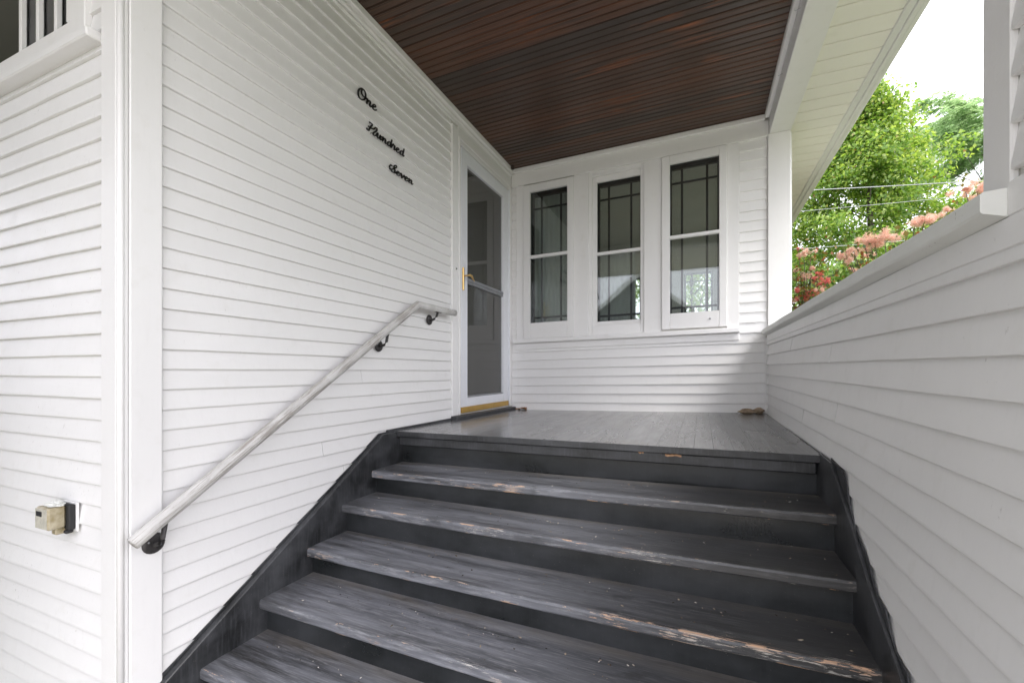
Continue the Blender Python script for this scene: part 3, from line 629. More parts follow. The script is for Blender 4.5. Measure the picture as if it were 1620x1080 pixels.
ragged(XA + 0.0130, XA + 0.0183, [(2.06, s0 + 0.006), (1.985, s0 + 0.004)] + tl, [(0.5, GZ), (0.95, GZ), (2.06, -0.66)])
rp = [(2.02, -0.326), (1.909, -0.338), (1.862, -0.350), (1.813, -0.397), (1.800, -0.43), (1.746, -0.483), (1.735, -0.505), (1.645, -0.537), (1.607, -0.56), (1.585, -0.59), (1.541, -0.622), (1.482, -0.632), (1.447, -0.678), (1.411, -0.706), (1.348, -0.718), (1.32, -0.755)]
yy, zz_ = 1.32, -0.755
while yy > 0.6: yy -= R.uniform(0.03, 0.07); zz_ -= R.uniform(0.02, 0.042); rp.append((yy, zz_))
ragged(XR - 0.0172, XR - 0.0134, rp, [(0.5, GZ), (0.95, GZ), (2.02, -0.66)])

V = []; Fc = []
for k in range(420):
    i = R.randrange(6); yn, zl, zr = TR[i]; xx = R.uniform(SX0 + 0.03, SX1 - 0.03); yy = yn + R.choice((R.uniform(0.02, 0.20), R.uniform(0.15, 0.21)))
    z = lerpz(zl, zr)(xx) - 0.006 * math.sin(math.pi * (xx - SX0) / (SX1 - SX0)) * (0.5 + 0.5 * (i > 0)) + 0.0012
    r_ = R.uniform(0.0012, 0.0034) * (1.6 if R.random() < 0.08 else 1); a = R.uniform(0, 6.3); st_ = R.uniform(1, 2.4); b0 = len(V)
    for q in range(5):
        th = a + q * 2 * math.pi / 5; px, py = math.cos(th) * r_ * st_, math.sin(th) * r_ * 0.8
        V.append((xx + px * math.cos(a) - py * math.sin(a) + 0.6, yy + px * math.sin(a) + py * math.cos(a) - 1.3, z + R.uniform(0, 0.0012) - GZ))
    V.append((xx + 0.6, yy - 1.3, z + 0.0022 - GZ))
    Fc += [(b0 + q, b0 + (q + 1) % 5, b0 + 5) for q in range(5)]
o = link('paint_flakes', mesh('paint_flakes', V, Fc, 'grit'), stairs, (-0.6, 1.3, GZ)); o['kind'] = 'stuff'

# ------------------------------------------------------------------ handrail
hr = thing('handrail', 'weathered white wooden handrail on iron brackets along the clapboard wall', 'handrail', (-1.605, 1.6, -0.05))
XH = -1.606
lo, hi, en = Vector((XH, 0.790, -0.528)), Vector((XH, 2.276, 0.414)), Vector((XH, 2.722, 0.416))
path = [lo + (hi - lo) * (k / 24) for k in range(24)]
dl = (hi - lo).normalized()
path += [hi - dl * 0.012, hi + Vector((0, 0.001, 0.0)), hi + Vector((0, 0.013, 0.0005))] + [hi + (en - hi) * q for q in (0.2, 0.4, 0.6, 0.8, 1.0)]
ro = tube('rail', path, 0.0208, 'rail', hr, 16, (0.95, 1.06))
def bracket(y, z, py, pz):
    t = wloc(hr)
    V, Fc = tube_geo([(0, 0, 0), (0.004, 0, 0), (0.008, 0, 0)], [0.034, 0.033, 0.024], 20)
    b = link('bracket', mesh('bracket', V, Fc, 'iron', True), hr, (XA + (0.0245 if y < 1 else 0.0148), y, z))
    tube('arm', [(XA + 0.018, y, z), (XA + 0.035, y, z - 0.003), (XA + 0.055, y, z + 0.004), (XA + 0.068, (y + py) / 2, z + 0.022), (XH, py, pz - 0.02)], [0.010, 0.008, 0.0075, 0.0075, 0.008], 'iron', b, 8)
    u = dl if y < 2.2 else Vector((0, 1, 0)); c = Vector((XH, py, pz - 0.0215))
    tube('saddle', [c - u * 0.035, c + u * 0.035], 0.007, 'iron', b, 8, (1.4, 0.4))
    for q in (-1, 1):
        V, Fc = tube_geo([(0, 0, 0), (0.003, 0, 0)], [0.004, 0.003], 8); link('screw', mesh('screw', V, Fc, 'grey', True), b, (XA + (0.031 if y < 1 else 0.0213), y + 0.017 * q, z - 0.008 * q))
def on_rail(y): return lo.z + (hi.z - lo.z) * (y - lo.y) / (hi.y - lo.y)
bracket(0.872, -0.562, 0.880, on_rail(0.880)); bracket(1.985, 0.146, 1.992, on_rail(1.992)); bracket(2.488, 0.345, 2.50, 0.416)

# ------------------------------------------------------------------ parapet on the right, its cap, the corner pier
pw = thing('porch_parapet', 'low white clapboard parapet wall with a sloping wooden cap beside the steps', 'wall', (XR + 0.07, 2.4, GZ))
box('core', (XR, 0.56, GZ), (XR + 0.10, YB - 0.031, 0.262), 'room', pw, 0, shr)
ER = 0.0745
zsR = frange(GZ + 0.02, 0.19, ER, 0.0255)
clapboards(pw, YB - 0.0135 - 0.56, ER, zsR, lambda z: ((XR, YB - 0.0135, z + KR * (YB - 0.94)), -math.pi / 2), warp=-KR)
box('frieze_board', (XR - 0.0135, 0.56, 0.1995), (XR, YB - 0.031, 0.250), 'trimh', pw, 0.002, shr)
box('frieze_board', (XR - 0.0135, 0.56, 0.2505), (XR, 0.9745, 0.306), 'trimh', pw, 0.002, shr)
box('corner_bead', (XR - 0.018, YB - 0.032, -0.318), (XR - 0.0005, YB - 0.0145, 0.26), 'trim', pw, 0.003)
def capwarp(x, y, z): return (x, y, z + KR * (y - 0.94) + 0.0012 * math.sin(y * 9))
n = 26; V = []; Fc = []; prof = [(XR - 0.012, 0.2505), (XR - 0.043, 0.2585), (XR - 0.046, 0.263), (XR - 0.0455, 0.290), (XR - 0.042, 0.2945), (XR + 0.06, 0.304), (XR + 0.155, 0.296), (XR + 0.155, 0.256), (XR + 0.10, 0.2505)]
m = len(prof)
for q in range(n + 1):
    yy = 0.975 + (YB - 0.033 - 0.975) * q / n; jx = R.uniform(-0.0012, 0.0012)
    for a, (px, pz) in enumerate(prof):
        cx, cy, cz = capwarp(px + (jx if a in (1, 2, 3) else 0), yy, pz + (R.uniform(-0.001, 0.001) if a in (1, 2) else 0)); V.append((cx - XR, cy - 0.975, cz))
for q in range(n):
    for a in range(m): Fc.append((q * m + a, (q + 1) * m + a, (q + 1) * m + (a + 1) % m, q * m + (a + 1) % m))
Fc.append(tuple(range(m))); Fc.append(tuple(n * m + a for a in range(m))[::-1])
link('cap', mesh('cap', V, Fc, 'fascia'), pw, (XR, 0.975, 0))

pp = thing('porch_pier', 'white clad corner pier rising from the parapet cap to the eaves', 'pier', (XR + 0.1, 0.8, 0.30))
box('core', (XR, 0.56, 0.255), (XR + 0.36, 1.040, 1.81), 'room', pp, 0)
box('corner_board', (XR - 0.012, 0.968, 0.2955), (XR, 1.046, 1.80), 'trim', pp, 0.003)
box('corner_board', (XR, 1.0405, 0.306), (XR + 0.36, 1.054, 1.80), 'trim', pp, 0.003)
clapboards(pp, 0.967 - 0.56, ER, frange(0.31, 1.80, ER, 0.0255), lambda z: ((XR, 0.967, z), -math.pi / 2))
box('corner_board', (XR - 0.013, 0.545, 0.2), (XR + 0.36, 0.5595, 1.80), 'trim', pp, 0.003)

# ------------------------------------------------------------------ porch ceiling of beaded boards
pc = thing('porch_ceiling', 'dark reddish brown beadboard ceiling over the porch', 'ceiling', (-0.6, 2.4, 1.93))
BW = 0.102; nb = int((YB - 0.96) / BW)
def bead_mesh():
    L = 0.470 - XA; prof = []
    def groove(c): return [(c - 0.0050, 0.0), (c - 0.0030, 0.0060), (c + 0.0012, 0.0060), (c + 0.0030, 0.0004), (c + 0.0062, -0.0012), (c + 0.0092, 0.0004), (c + 0.0102, 0.0030), (c + 0.0118, 0.0)]
    prof = [(0.0, 0.010), (0.0020, 0.0060), (0.0032, 0.0004), (0.0062, -0.0012), (0.0092, 0.0004), (0.0102, 0.0030), (0.0118, 0.0)] + groove(BW / 2) + [(BW - 0.0050, 0.0), (BW - 0.0030, 0.0060), (BW - 0.0010, 0.010), (BW - 0.0010, 0.020), (0.0, 0.020)]
    m = len(prof); V = [(L * q, y, z + KB * L * q) for q in (0, 1) for (y, z) in prof]
    Fc = [(a, (a + 1) % m, m + (a + 1) % m, m + a) for a in range(m)] + [tuple(range(m))[::-1], tuple(range(m, 2 * m))]
    return mesh('ceiling_board', V, Fc, 'ceil')
bmesh_board = bead_mesh()
for k in range(nb + 1):
    o = link('ceiling_board', bmesh_board, pc, (XA, YB - (k + 1) * BW, 1.912 + R.uniform(-0.0006, 0.0006)))

# ------------------------------------------------------------------ eaves: side beam, boarded soffit, fascia, roof
ev = thing('porch_roof', 'white eaves beam and cream boarded soffit along the porch side', 'roof', (0.7, 3.0, 1.8))
box('beam', (0.472, 1.0545, 1.806), (0.617, YB + 0.121, 1.99), 'trimh', ev, 0.004)
box('beam_moulding', (0.440, 0.96, 1.9165), (0.4715, YB - 0.0485, 1.9625), 'trimh', ev, 0.006)
box('front_beam', (XA - 0.02, 0.72, 1.806), (0.46, 0.952, 1.99), 'trimh', ev, 0.004)
box('front_beam', (0.4605, 0.56, 1.812), (0.83, 1.054, 1.99), 'trimh', ev, 0.004)
sm = None; SP = 0.1415; y = 0.36; q = 0
ys = frange(0.72, 9.0, SP, 2.829)
L = 0.938 - 0.6175
prof = [(0.0, 0.017), (0.0085, 0.016), (0.0088, 0.0), (SP - 0.0015, 0.0), (SP, 0.002), (SP, 0.018), (0.0, 0.018)]
m = len(prof); V = [(L * q, a, b) for q in (0, 1) for a, b in prof]; Fc = [(a, (a + 1) % m, m + (a + 1) % m, m + a) for a in range(m)] + [tuple(range(m))[::-1], tuple(range(m, 2 * m))]
sm = mesh('soffit_board', V, Fc, 'soffit')
for yy in ys:
    if 0.56 < yy + SP and yy < 1.054: continue
    link('soffit_board', sm, ev, (0.6175, yy, 1.832 + R.uniform(-0.0007, 0.0007)))
box('soffit_trim', (0.9385, -0.64, 1.8205), (0.978, 9.2, 1.85), 'fascia', ev, 0.003)
box('fascia', (0.9785, -0.64, 1.812), (1.004, 9.2, 1.97), 'fascia', ev, 0.004)
box('drip_edge', (1.0045, -0.64, 1.820), (1.036, 9.2, 1.975), 'fascia', ev, 0.006)
box('front_soffit', (-5.6, -0.64, 1.835), (0.93, 0.719, 1.853), 'soffit', ev, 0)
box('front_fascia', (-5.6, -0.67, 1.812), (1.036, -0.6405, 1.975), 'fascia', ev, 0.004)
box('roof_deck', (-5.7, -0.70, 2.14), (1.06, 9.3, 2.20), 'shingle', ev, 0)
box('roof_edge', (-5.7, -0.70, 1.976), (1.06, 0.3, 2.139), 'shingle', ev, 0); box('roof_edge', (0.90, 0.301, 1.978), (1.06, 9.3, 2.139), 'shingle', ev, 0)
for yy in (1.75, 2.2, 2.7, 3.25):
    tube('cup_hook', [(0.4715, yy, 1.885), (0.462, yy, 1.884), (0.452, yy + 0.004, 1.880), (0.447, yy + 0.006, 1.884)], 0.0013, 'cable', ev, 6)

# ------------------------------------------------------------------ small things
ob = thing('outdoor_socket', 'yellowed plastic socket cover with black gasket on the flaking clapboards', 'socket', (-2.03, YL - 0.013, -0.50))
def so_(p): return (p[0] + 0.055, p[1], p[2] + 0.016)
def ff(n, a, b, m, bv=0.003): return box(n, so_(a), so_(b), m, ob, bv)
ff('back_plate', (-2.060, YL - 0.018, -0.548), (-1.968, YL - 0.0115, -0.452), 'trim', 0.002)
ff('gasket', (-2.066, YL - 0.036, -0.540), (-1.974, YL - 0.0185, -0.456), 'black', 0.003)
cv = ff('cover', (-2.070, YL - 0.082, -0.530), (-1.990, YL - 0.0365, -0.458), 'amber', 0.005)
box('cover_front', so_((-2.066, YL - 0.0838, -0.526)), so_((-1.994, YL - 0.0821, -0.462)), 'pale', cv, 0.0005)
box('window_slot', so_((-2.056, YL - 0.0858, -0.486)), so_((-2.022, YL - 0.0839, -0.470)), 'black', cv, 0.002)
ff('latch', (-2.030, YL - 0.058, -0.552), (-2.002, YL - 0.030, -0.5305), 'amber', 0.003)
ff('latch', (-2.0015, YL - 0.040, -0.552), (-1.985, YL - 0.019, -0.5405), 'black', 0.003)
bm = bmesh.new(); bmesh.ops.create_icosphere(bm, subdivisions=3, radius=1.0)
for v in bm.verts:
    h = R.uniform(0.6, 1.15); v.co = Vector((v.co.x * 0.042 * h, v.co.y * 0.022 * h, max(v.co.z, -0.1) * 0.012 * h))
me = bpy.data.meshes.new('flaking_paint'); bm.to_mesh(me); bm.free(); me.materials.append(MAT['fascia']); link('flaking_paint', me, ob, so_((-2.025, YL - 0.052, -0.455)))

def lump(name, label, cat, loc, r, mat, seed, group=None):
    rr = random.Random(seed); bm = bmesh.new(); bmesh.ops.create_icosphere(bm, subdivisions=3, radius=1.0)
    ph = [rr.uniform(0, 6.3) for _ in range(6)]
    for v in bm.verts:
        c = v.co.copy(); h = 1 + 0.16 * math.sin(3 * c.x + ph[0]) + 0.14 * math.sin(4 * c.y + ph[1]) + 0.12 * math.sin(5 * c.z + ph[2]) + rr.uniform(-0.05, 0.05)
        v.co = Vector((c.x * r[0] * h, c.y * r[1] * h, c.z * r[2] * h))
    zmin = min(v.co.z for v in bm.verts)
    for v in bm.verts: v.co.z = max(v.co.z - zmin * 0.8, 0)
    me = bpy.data.meshes.new(name); bm.to_mesh(me); bm.free(); me.materials.append(MAT[mat])
    return tag(link(name, me, None, loc), label, cat, group)
lump('stone', 'larger tan stone against the foot of the window wall in the parapet corner', 'stone', (0.315, 3.80, zf(0.315, 3.80)), (0.066, 0.034, 0.019), 'rock', 3, 'stones in the porch corner')
lump('stone', 'smaller tan stone touching the parapet corner beside the larger one', 'stone', (0.400, 3.82, zf(0.40, 3.82)), (0.040, 0.028, 0.022), 'rock', 8, 'stones in the porch corner')
lump('mud_nest', 'small dark wasp nest at the ceiling corner above the door', 'nest', (-1.615, 3.785, 1.882), (0.016, 0.016, 0.024), 'nest', 5)
def dry_leaf(label, loc, rot, s):
    V = []; Fc = []; n = 9
    for i in range(n):
        t = i / (n - 1); hw = 0.36 * math.sin(math.pi * min(1, t * 1.05)) * (1 + 0.25 * math.sin(i * 2.4))
        V += [(t, -hw, 0.22 * t * t + 0.25 * hw), (t, 0, 0.10 * math.sin(t * 5)), (t, hw, 0.16 * t + 0.3 * hw)]
    for i in range(n - 1):
        for k in range(2): a = i * 3 + k; Fc.append((a, a + 1, a + 4, a + 3))
    mn = min(v[2] for v in V)
    V = [Vector((v[0] * s, v[1] * s, (v[2] - mn) * s + 0.001)) for v in V]
    o = tag(link('dry_leaf', mesh('dry_leaf', V, Fc, 'deadleaf', True), None, loc), label, 'leaf', 'dry leaves by the door'); o.rotation_euler.z = rot
dry_leaf('curled brown dry leaf lying flat at the end of the door threshold', (-1.585, 3.835, zf(-1.58, 3.83)), 0.25, 0.085)
dry_leaf('darker dry leaf propped upright against the window wall by the door', (-1.600, 3.820, zf(-1.6, 3.82)), 1.1, 0.052)

# ------------------------------------------------------------------ planting beyond the parapet
def quads_to_mesh(name, verts, mat, per=4):
    n = len(verts) // per; me = bpy.data.meshes.new(name); me.vertices.add(len(verts)); me.vertices.foreach_set('co', np.asarray(verts, np.float32).ravel())
    me.loops.add(n * per); me.loops.foreach_set('vertex_index', np.arange(n * per, dtype=np.int32))
    me.polygons.add(n); me.polygons.foreach_set('loop_start', np.arange(0, n * per, per, dtype=np.int32)); me.polygons.foreach_set('loop_total', np.full(n, per, np.int32))
    me.materials.append(MAT[mat]); me.update(); me.validate(); return me
def unit(v): return v / np.maximum(np.linalg.norm(v, axis=1, keepdims=True), 1e-9)
def leaves(cent, direc, normal, length, width):
    """diamond leaves with a blunt shoulder: 4 points each"""
    dr = unit(direc); sd_ = unit(np.cross(normal, dr)); L = length[:, None]; W = width[:, None]
    nn = unit(np.cross(dr, sd_))
    a = cent; b = cent + dr * L * 0.45 + sd_ * W * 0.5 + nn * W * 0.12; c = cent + dr * L - nn * L * 0.12; e = cent + dr * L * 0.45 - sd_ * W * 0.5 + nn * W * 0.12
    return np.stack([a, b, c, e], 1).reshape(-1, 3)
def limbs(parent, base, top, r0, count, spread, h0, seed):
    rr = random.Random(seed); ends = []
    V, Fc = tube_geo([Vector((0, 0, 0)) + (Vector(top) - Vector(base)) * t + Vector((0.10 * math.sin(t * 5), 0.08 * math.cos(t * 4) - 0.08, 0)) for t in (0, .2, .4, .6, .8, 1)], [r0, r0 * .8, r0 * .65, r0 * .45, r0 * .25, r0 * .08], 10)
    V = [Vector(v) for v in V]
    for k in range(count):
        t = h0 + (0.95 - h0) * k / count; a = k * 2.4 + rr.uniform(-.3, .3); s = (Vector(top) - Vector(base)) * t
        ln = spread * (1.05 - 0.65 * t) * rr.uniform(.8, 1.1); dv = Vector((math.cos(a), math.sin(a), rr.uniform(.35, .9))).normalized()
        pts = [s + dv * ln * q + Vector((0, 0, 0.12 * ln * q * q)) for q in (0, .35, .7, 1)]
        v2, f2 = tube_geo(pts, [r0 * .35 * (1.1 - t), r0 * .24 * (1.1 - t), r0 * .14 * (1.1 - t), 0.006], 6); o = len(V)
        V += v2; Fc += [tuple(i + o for i in q) for q in f2]; ends.append([p + Vector(base) for p in pts])
    link('trunk', mesh('trunk', V, Fc, 'bark', True), parent, base); return ends
def broad_tree(label, base, height, rad, seed, nclump=470, per=200, lsize=0.100, group='trees beyond the parapet', lmat='leafA'):
    rng = np.random.default_rng(seed); t = thing('broadleaf_tree', label, 'tree', base, group)
    top = (base[0] + 0.2, base[1] - 0.1, base[2] + height * 0.93); ends = limbs(t, base, top, 0.16 if rad > 1.5 else 0.06, 26, rad * 0.95, 0.15, seed)
    z = rng.uniform(0.10, 1.0, nclump) ** 0.9; prof = np.where(z < 0.42, 0.72 + 0.28 * (z / 0.42), np.clip(1.02 - ((z - 0.42) / 0.60) ** 1.5, 0.02, 1))
    a = rng.uniform(0, 2 * math.pi, nclump); r = np.sqrt(rng.uniform(0.12, 1.0, nclump)) * prof * rad * rng.uniform(0.82, 1.14, nclump)
    cc = np.stack([r * np.cos(a), r * np.sin(a), z * height], 1)
    cs = rng.uniform(0.13, 0.30, nclump) * rad / 2.4
    idx = np.repeat(np.arange(nclump), per); n = len(idx)
    off = np.clip(rng.normal(0, 1, (n, 3)), -1.7, 1.7) * cs[idx][:, None] * np.array([1, 1, 0.62])
    p = cc[idx] + off
    outw = unit(np.stack([p[:, 0], p[:, 1], 0.3 * rad * np.ones(n)], 1)); dr = outw * 0.5 + rng.normal(0, 0.55, (n, 3)) + np.array([0, 0, -0.45])
    nm = outw * 0.4 + np.array([0, 0, 0.8]) + rng.normal(0, 0.45, (n, 3)); ln = rng.uniform(0.7, 1.25, n) * lsize
    link('crown', quads_to_mesh('crown', leaves(p, dr, nm, ln, ln * 0.62), lmat), t, base); return t
def locust_tree(label, base, height, rad, seed, sprays=6500, per=26, lsize=0.105, group='trees beyond the parapet'):
    rng = np.random.default_rng(seed); t = thing('locust_tree', label, 'tree', base, group)
    top = (base[0], base[1], base[2] + height * 0.95); limbs(t, base, top, 0.2, 24, rad * 1.0, 0.25, seed)
    nl = 46; la = rng.uniform(0, 2 * math.pi, nl); lz = rng.uniform(0.28, 1.0, nl); reach = rad * (1.1 - 0.75 * np.clip((lz - 0.35) / 0.65, 0, 1)) * rng.uniform(0.75, 1.1, nl)
    li = rng.integers(0, nl, sprays); q = rng.uniform(0.15, 1.0, sprays) ** 0.7
    o = np.stack([np.cos(la[li]) * reach[li] * q, np.sin(la[li]) * reach[li] * q, lz[li] * height + 0.9 * q - 0.7 * q * q], 1) + rng.normal(0, 0.22, (sprays, 3)) * np.array([1, 1, 0.55])
    az = la[li] + rng.normal(0, 0.7, sprays); dirv = np.stack([np.cos(az), np.sin(az), rng.normal(-0.25, 0.25, sprays)], 1)
    ln = rng.uniform(0.28, 0.5, sprays); k = np.arange(per); tt = (k // 2 + 0.5) / (per / 2); side = np.where(k % 2 == 0, 1.0, -1.0)
    D = unit(dirv); S = unit(np.cross(D, np.array([0, 0, 1.0])))
    p = o[:, None, :] + D[:, None, :] * (ln[:, None, None] * tt[None, :, None]) + np.array([0, 0, -0.25]) * (tt[None, :, None] ** 2) * ln[:, None, None]
    lv = S[:, None, :] * side[None, :, None] + D[:, None, :] * 0.45 + rng.normal(0, 0.15, p.shape)
    p = p.reshape(-1, 3); lv = lv.reshape(-1, 3); m_ = len(p); l_ = rng.uniform(0.75, 1.2, m_) * lsize
    link('crown', quads_to_mesh('crown', leaves(p, lv, np.array([[0, 0, 1.0]]) + rng.normal(0, 0.3, (m_, 3)), l_, l_ * 0.40), 'leafB'), t, base); return t
broad_tree('dense bright green broadleaf tree beyond the parapet and smoke bushes', (3.95, 14.6, GZ), 8.9, 2.55, 4)
locust_tree('tall feathery pale green locust tree rising behind the corner pier', (9.5, 20.6, GZ), 12.4, 4.5, 9)
broad_tree('rounded green tree standing low behind the dense broadleaf tree', (7.4, 24.0, GZ), 6.6, 2.6, 14, 240, 80, 0.13)
broad_tree('low bushy tree filling the gap between the dense tree and the house eaves', (2.9, 20.5, GZ), 6.2, 2.7, 15, 260, 80, 0.13)
broad_tree('small rounded tree just behind the dense tree towards the locust', (6.3, 18.8, GZ), 5.6, 2.2, 16, 240, 80, 0.12)
broad_tree('green tree behind the house filling the far inside windows', (-0.4, 15.5, GZ), 6.0, 2.6, 21, 200, 60, 0.13)

def plume(parent, c, size, seed, mat):
    rng = np.random.default_rng(seed); lob = rng.normal(0, 0.45, (5, 3)) * size * np.array([1.0, 1.0, 0.6]); n = 2400; size *= 0.78
    ce = lob[rng.integers(0, 5, n)] + unit(rng.normal(0, 1, (n, 3))) * (rng.uniform(0, 1, (n, 1)) ** 0.6) * size * 0.55
    dr = unit(rng.normal(0, 1, (n, 3)) + ce / size * 0.6); nm = rng.normal(0, 1, (n, 3)); ln = rng.uniform(0.22, 0.42, n) * size
    link('plume', quads_to_mesh('plume', leaves(ce, dr, nm, ln, ln * 0.10), mat), parent, c)
def smoke_bush(label, base, plumes, nleaf, lrad, seed, mat, bushh):
    rng = np.random.default_rng(seed); t = thing('smoke_bush', label, 'bush', base, 'smoke bushes behind the parapet'); B = Vector(base)
    V = []; Fc = []
    tips = [Vector(p[0]) for p in plumes] + [B + Vector((rng.uniform(-lrad, lrad), rng.uniform(-lrad, lrad), bushh * rng.uniform(.7, .95))) for _ in range(8)]
    for tp in tips:
        d_ = tp - B; pts = [d_ * q + Vector((0, 0, 0.22 * d_.z * math.sin(math.pi * q) * 0.4)) + Vector((d_.x * -0.25 * math.sin(math.pi * q), d_.y * -0.25 * math.sin(math.pi * q), 0)) for q in (0, .25, .5, .75, 1)]
        v2, f2 = tube_geo(pts, [0.018, 0.013, 0.009, 0.006, 0.0025], 6); o = len(V); V += v2; Fc += [tuple(i + o for i in q) for q in f2]
    link('stems', mesh('stems', V, Fc, 'bark', True), t, base)
    ti = rng.integers(0, len(tips), nleaf); q = rng.uniform(0.45, 1.02, nleaf) ** 0.8; TP = np.array([list(x - B) for x in tips])
    p = TP[ti] * q[:, None] + rng.normal(0, 0.11, (nleaf, 3)); dr = rng.normal(0, 0.8, (nleaf, 3)) + np.array([0, 0, 0.1]); l_ = rng.uniform(0.035, 0.065, nleaf)
    link('leaves', quads_to_mesh('leaves', leaves(p, dr, rng.normal(0, 0.5, (nleaf, 3)) + np.array([0, 0, 0.8]), l_, l_ * 0.7), 'leafC'), t, base)
    for k, (c, s, mm) in enumerate(plumes): plume(t, c, s, seed * 100 + k, mm or mat)
cs_, sn_ = math.cos(YAW), math.sin(YAW)
def at(u, v, depth):            # survey: a sight line read off the photograph, at a paced distance
    a = (u - 810) / 700; return (depth * (cs_ * a - sn_), depth * (sn_ * a + cs_), depth * (588 - v) / 700)
P1 = [(at(u, v, dd), s, None) for u, v, dd, s in ((1338, 402, 4.6, .075), (1350, 396, 4.6, .07), (1345, 410, 4.5, .06), (1366, 380, 4.5, .085), (1384, 384, 4.4, .09), (1378, 392, 4.5, .07), (1400, 378, 4.3, .085), (1416, 376, 4.3, .06), (1352, 427, 4.7, .05), (1448, 352, 4.0, .07), (1463, 348, 3.9, .075), (1478, 344, 3.9, .06), (1372, 404, 4.8, .05), (1500, 333, 4.1, .05))]
smoke_bush('smoke bush with peach pink plumes standing behind the parapet cap', (1.72, 5.45, GZ), P1, 1500, 0.35, 5, 'plume', 2.35)
P2 = [(at(u, v, dd), s, mm) for u, v, dd, s, mm in ((1289, 440, 5.4, .055, 'plumeR'), (1296, 433, 5.4, .05, 'plumeR'), (1306, 445, 5.3, .065, 'plumeR'), (1299, 448, 5.4, .05, 'plumeR'), (1270, 460, 5.5, .07, 'plumeR'), (1280, 466, 5.4, .05, 'plumeR'), (1267, 472, 5.5, .07, 'plumeR'), (1288, 463, 5.4, .05, 'plumeR'), (1263, 394, 5.6, .03, 'plumeR'), (1272, 401, 5.5, .055, 'plume'), (1283, 398, 5.5, .055, 'plume'), (1264, 406, 5.6, .04, 'plume'), (1258, 427, 5.6, .05, 'plume'), (1284, 424, 5.5, .045, 'plume'), (1276, 436, 5.5, .05, 'plume'), (1256, 475, 5.5, .05, 'plume'), (1271, 440, 5.6, .045, 'plume'), (1300, 458, 5.2, .05, 'plume'))]
smoke_bush('smoke bush with crimson plumes and orange leaves beside the corner pilaster', (1.25, 6.75, GZ), P2, 2200, 0.45, 6, 'plumeR', 2.1)
P3 = [(at(u, v, dd), s, None) for u, v, dd, s in ((1527, 301, 3.6, .06), (1545, 297, 3.5, .07), (1549, 305, 3.5, .05))]
smoke_bush('smoke bush with peach plumes and green sprigs next to the corner pier', (2.0, 4.3, GZ), P3, 700, 0.3, 8, 'plume', 2.45)

# ------------------------------------------------------------------ overhead lines and their pole
PB = (5.25, 10.95, GZ)
up = thing('utility_pole', 'wooden utility pole carrying the overhead lines behind the corner pier', 'pole', PB)
tube('post', [PB, (PB[0], PB[1], PB[2] + 8.5)], [0.13, 0.10], 'pole', up, 12)
for label, a, b in (('thick pale overhead line crossing above the lower tree crown', at(1290, 297, 8.0), at(1559, 285, 8.0)), ('thin grey overhead line just below the thick pale one', at(1275, 330, 8.0), at(1500, 312, 8.0)), ('lowest thin overhead line passing behind the pink plumes', at(1252, 391, 8.2), at(1420, 381, 8.2))):
    a, b = Vector(a), Vector(b); A = a + (a - b) * 2.2; Bv = b + (b - a) * 0.9; pts = []
    for q in range(25):
        t = q / 24; p = A.lerp(Bv, t); p.z -= 0.10 * (4 * t * (1 - t)) - 0.06; pts.append(p)
    o = tube('overhead_line', pts, 0.008 if 'thick' in label and 'below' not in label else 0.0045, 'cable', None, 8); tag(o, label, 'cable', 'overhead lines')

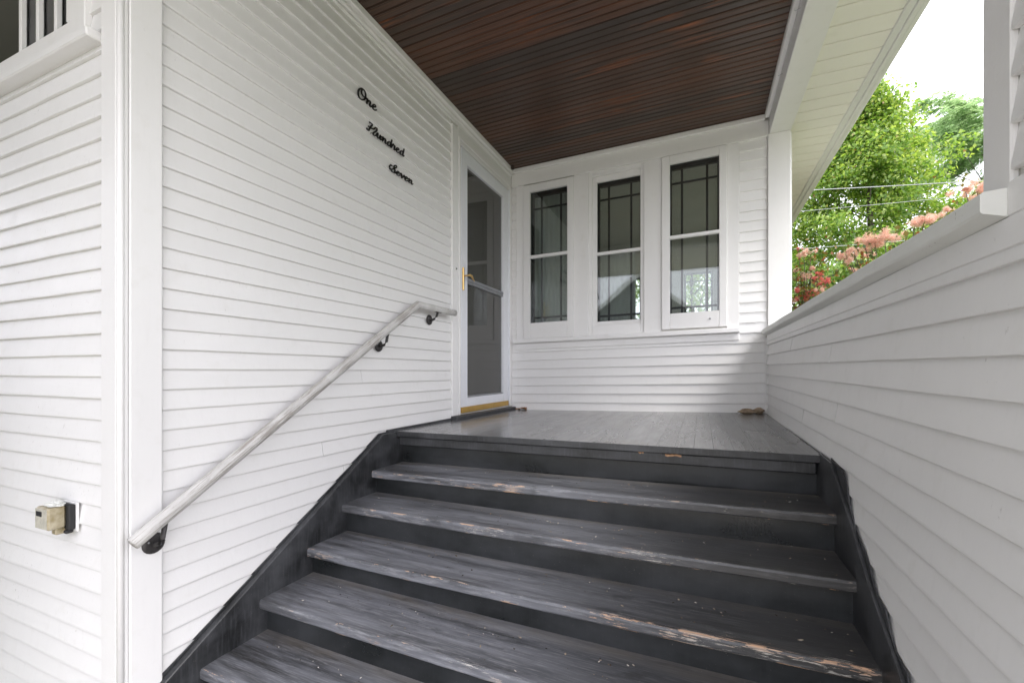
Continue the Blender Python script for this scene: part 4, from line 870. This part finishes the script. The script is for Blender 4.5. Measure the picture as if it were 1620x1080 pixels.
# ------------------------------------------------------------------ across the street: what the porch windows mirror, then added unseen light-blocking trees
nh = thing('neighbour_house', 'white gabled house with grey roof across the street', 'house', (-5.0, -37.00, GZ))
box('wall', (-10.0, -43.00, GZ), (-0.5, -35.00, 4.6), 'clap', nh, 0)
prism('roof', [(-10.5, 4.55), (-5.25, 9.0), (0.0, 4.55)], 'Y', -43.40, -34.50, 'shingle', nh, 0)
prism('gable_trim', [(-10.7, 4.35), (-5.25, 8.85), (0.2, 4.35), (0.2, 4.85), (-5.25, 9.4), (-10.7, 4.85)], 'Y', -34.50, -34.30, 'trim', nh, 0)
for x in (-8.6, -6.2, -3.6):
    wn = box('window', (x, -35.00, 0.1), (x + 1.0, -34.95, 1.6), 'trim', nh, 0); box('pane', (x + 0.1, -34.95, 0.2), (x + 0.9, -34.94, 1.5), 'came', wn, 0)
for x in (-8.2, -5.7, -3.2):
    wn = box('window', (x, -35.00, 2.6), (x + 1.0, -34.95, 4.1), 'trim', nh, 0); box('pane', (x + 0.1, -34.95, 2.7), (x + 0.9, -34.94, 4.0), 'came', wn, 0)
box('door', (-1.9, -35.00, GZ), (-1.0, -34.95, 0.7), 'wood', nh, 0)
broad_tree('street tree on the verge right of the house across the road', (7.5, -33.0, GZ), 8.5, 3.0, 31, 160, 50, 0.18, 'garden and street trees')
broad_tree('street tree on the verge left of the house across the road', (-18.0, -32.0, GZ), 9.0, 3.3, 33, 160, 50, 0.18, 'garden and street trees')
broad_tree('unseen tree added on the front lawn to dim the street wall', (-11.0, -6.0, GZ), 8.0, 2.8, 41, 260, 80, 0.17, 'garden and street trees', 'leafD')  # put in out of view to dim the light on the street wall
broad_tree('tall unseen yew added close to the street wall to shade it', (-3.05, -0.45, GZ), 3.15, 0.78, 43, 260, 110, 0.07, 'yews added to shade the street wall', 'leafD')  # this yew and the next two are added unseen to shade the street wall
broad_tree('broad unseen yew added on the lawn to shade the street wall', (-3.5, -2.6, GZ), 4.8, 1.25, 47, 300, 120, 0.08, 'yews added to shade the street wall', 'leafD')
broad_tree('shorter unseen yew added next to the taller one to shade the wall', (-4.75, -0.45, GZ), 2.9, 0.80, 45, 240, 110, 0.07, 'yews added to shade the street wall', 'leafD')
broad_tree('unseen tree added beside the porch to block light beyond the parapet', (11.5, 1.0, GZ), 6.4, 2.7, 51, 260, 80, 0.17, 'garden and street trees')  # added out of view, like the next, to cut light on the entry wall
broad_tree('unseen tree added level with the house wall to block side light', (10.0, 9.0, GZ), 7.6, 2.8, 53, 260, 80, 0.17, 'garden and street trees')
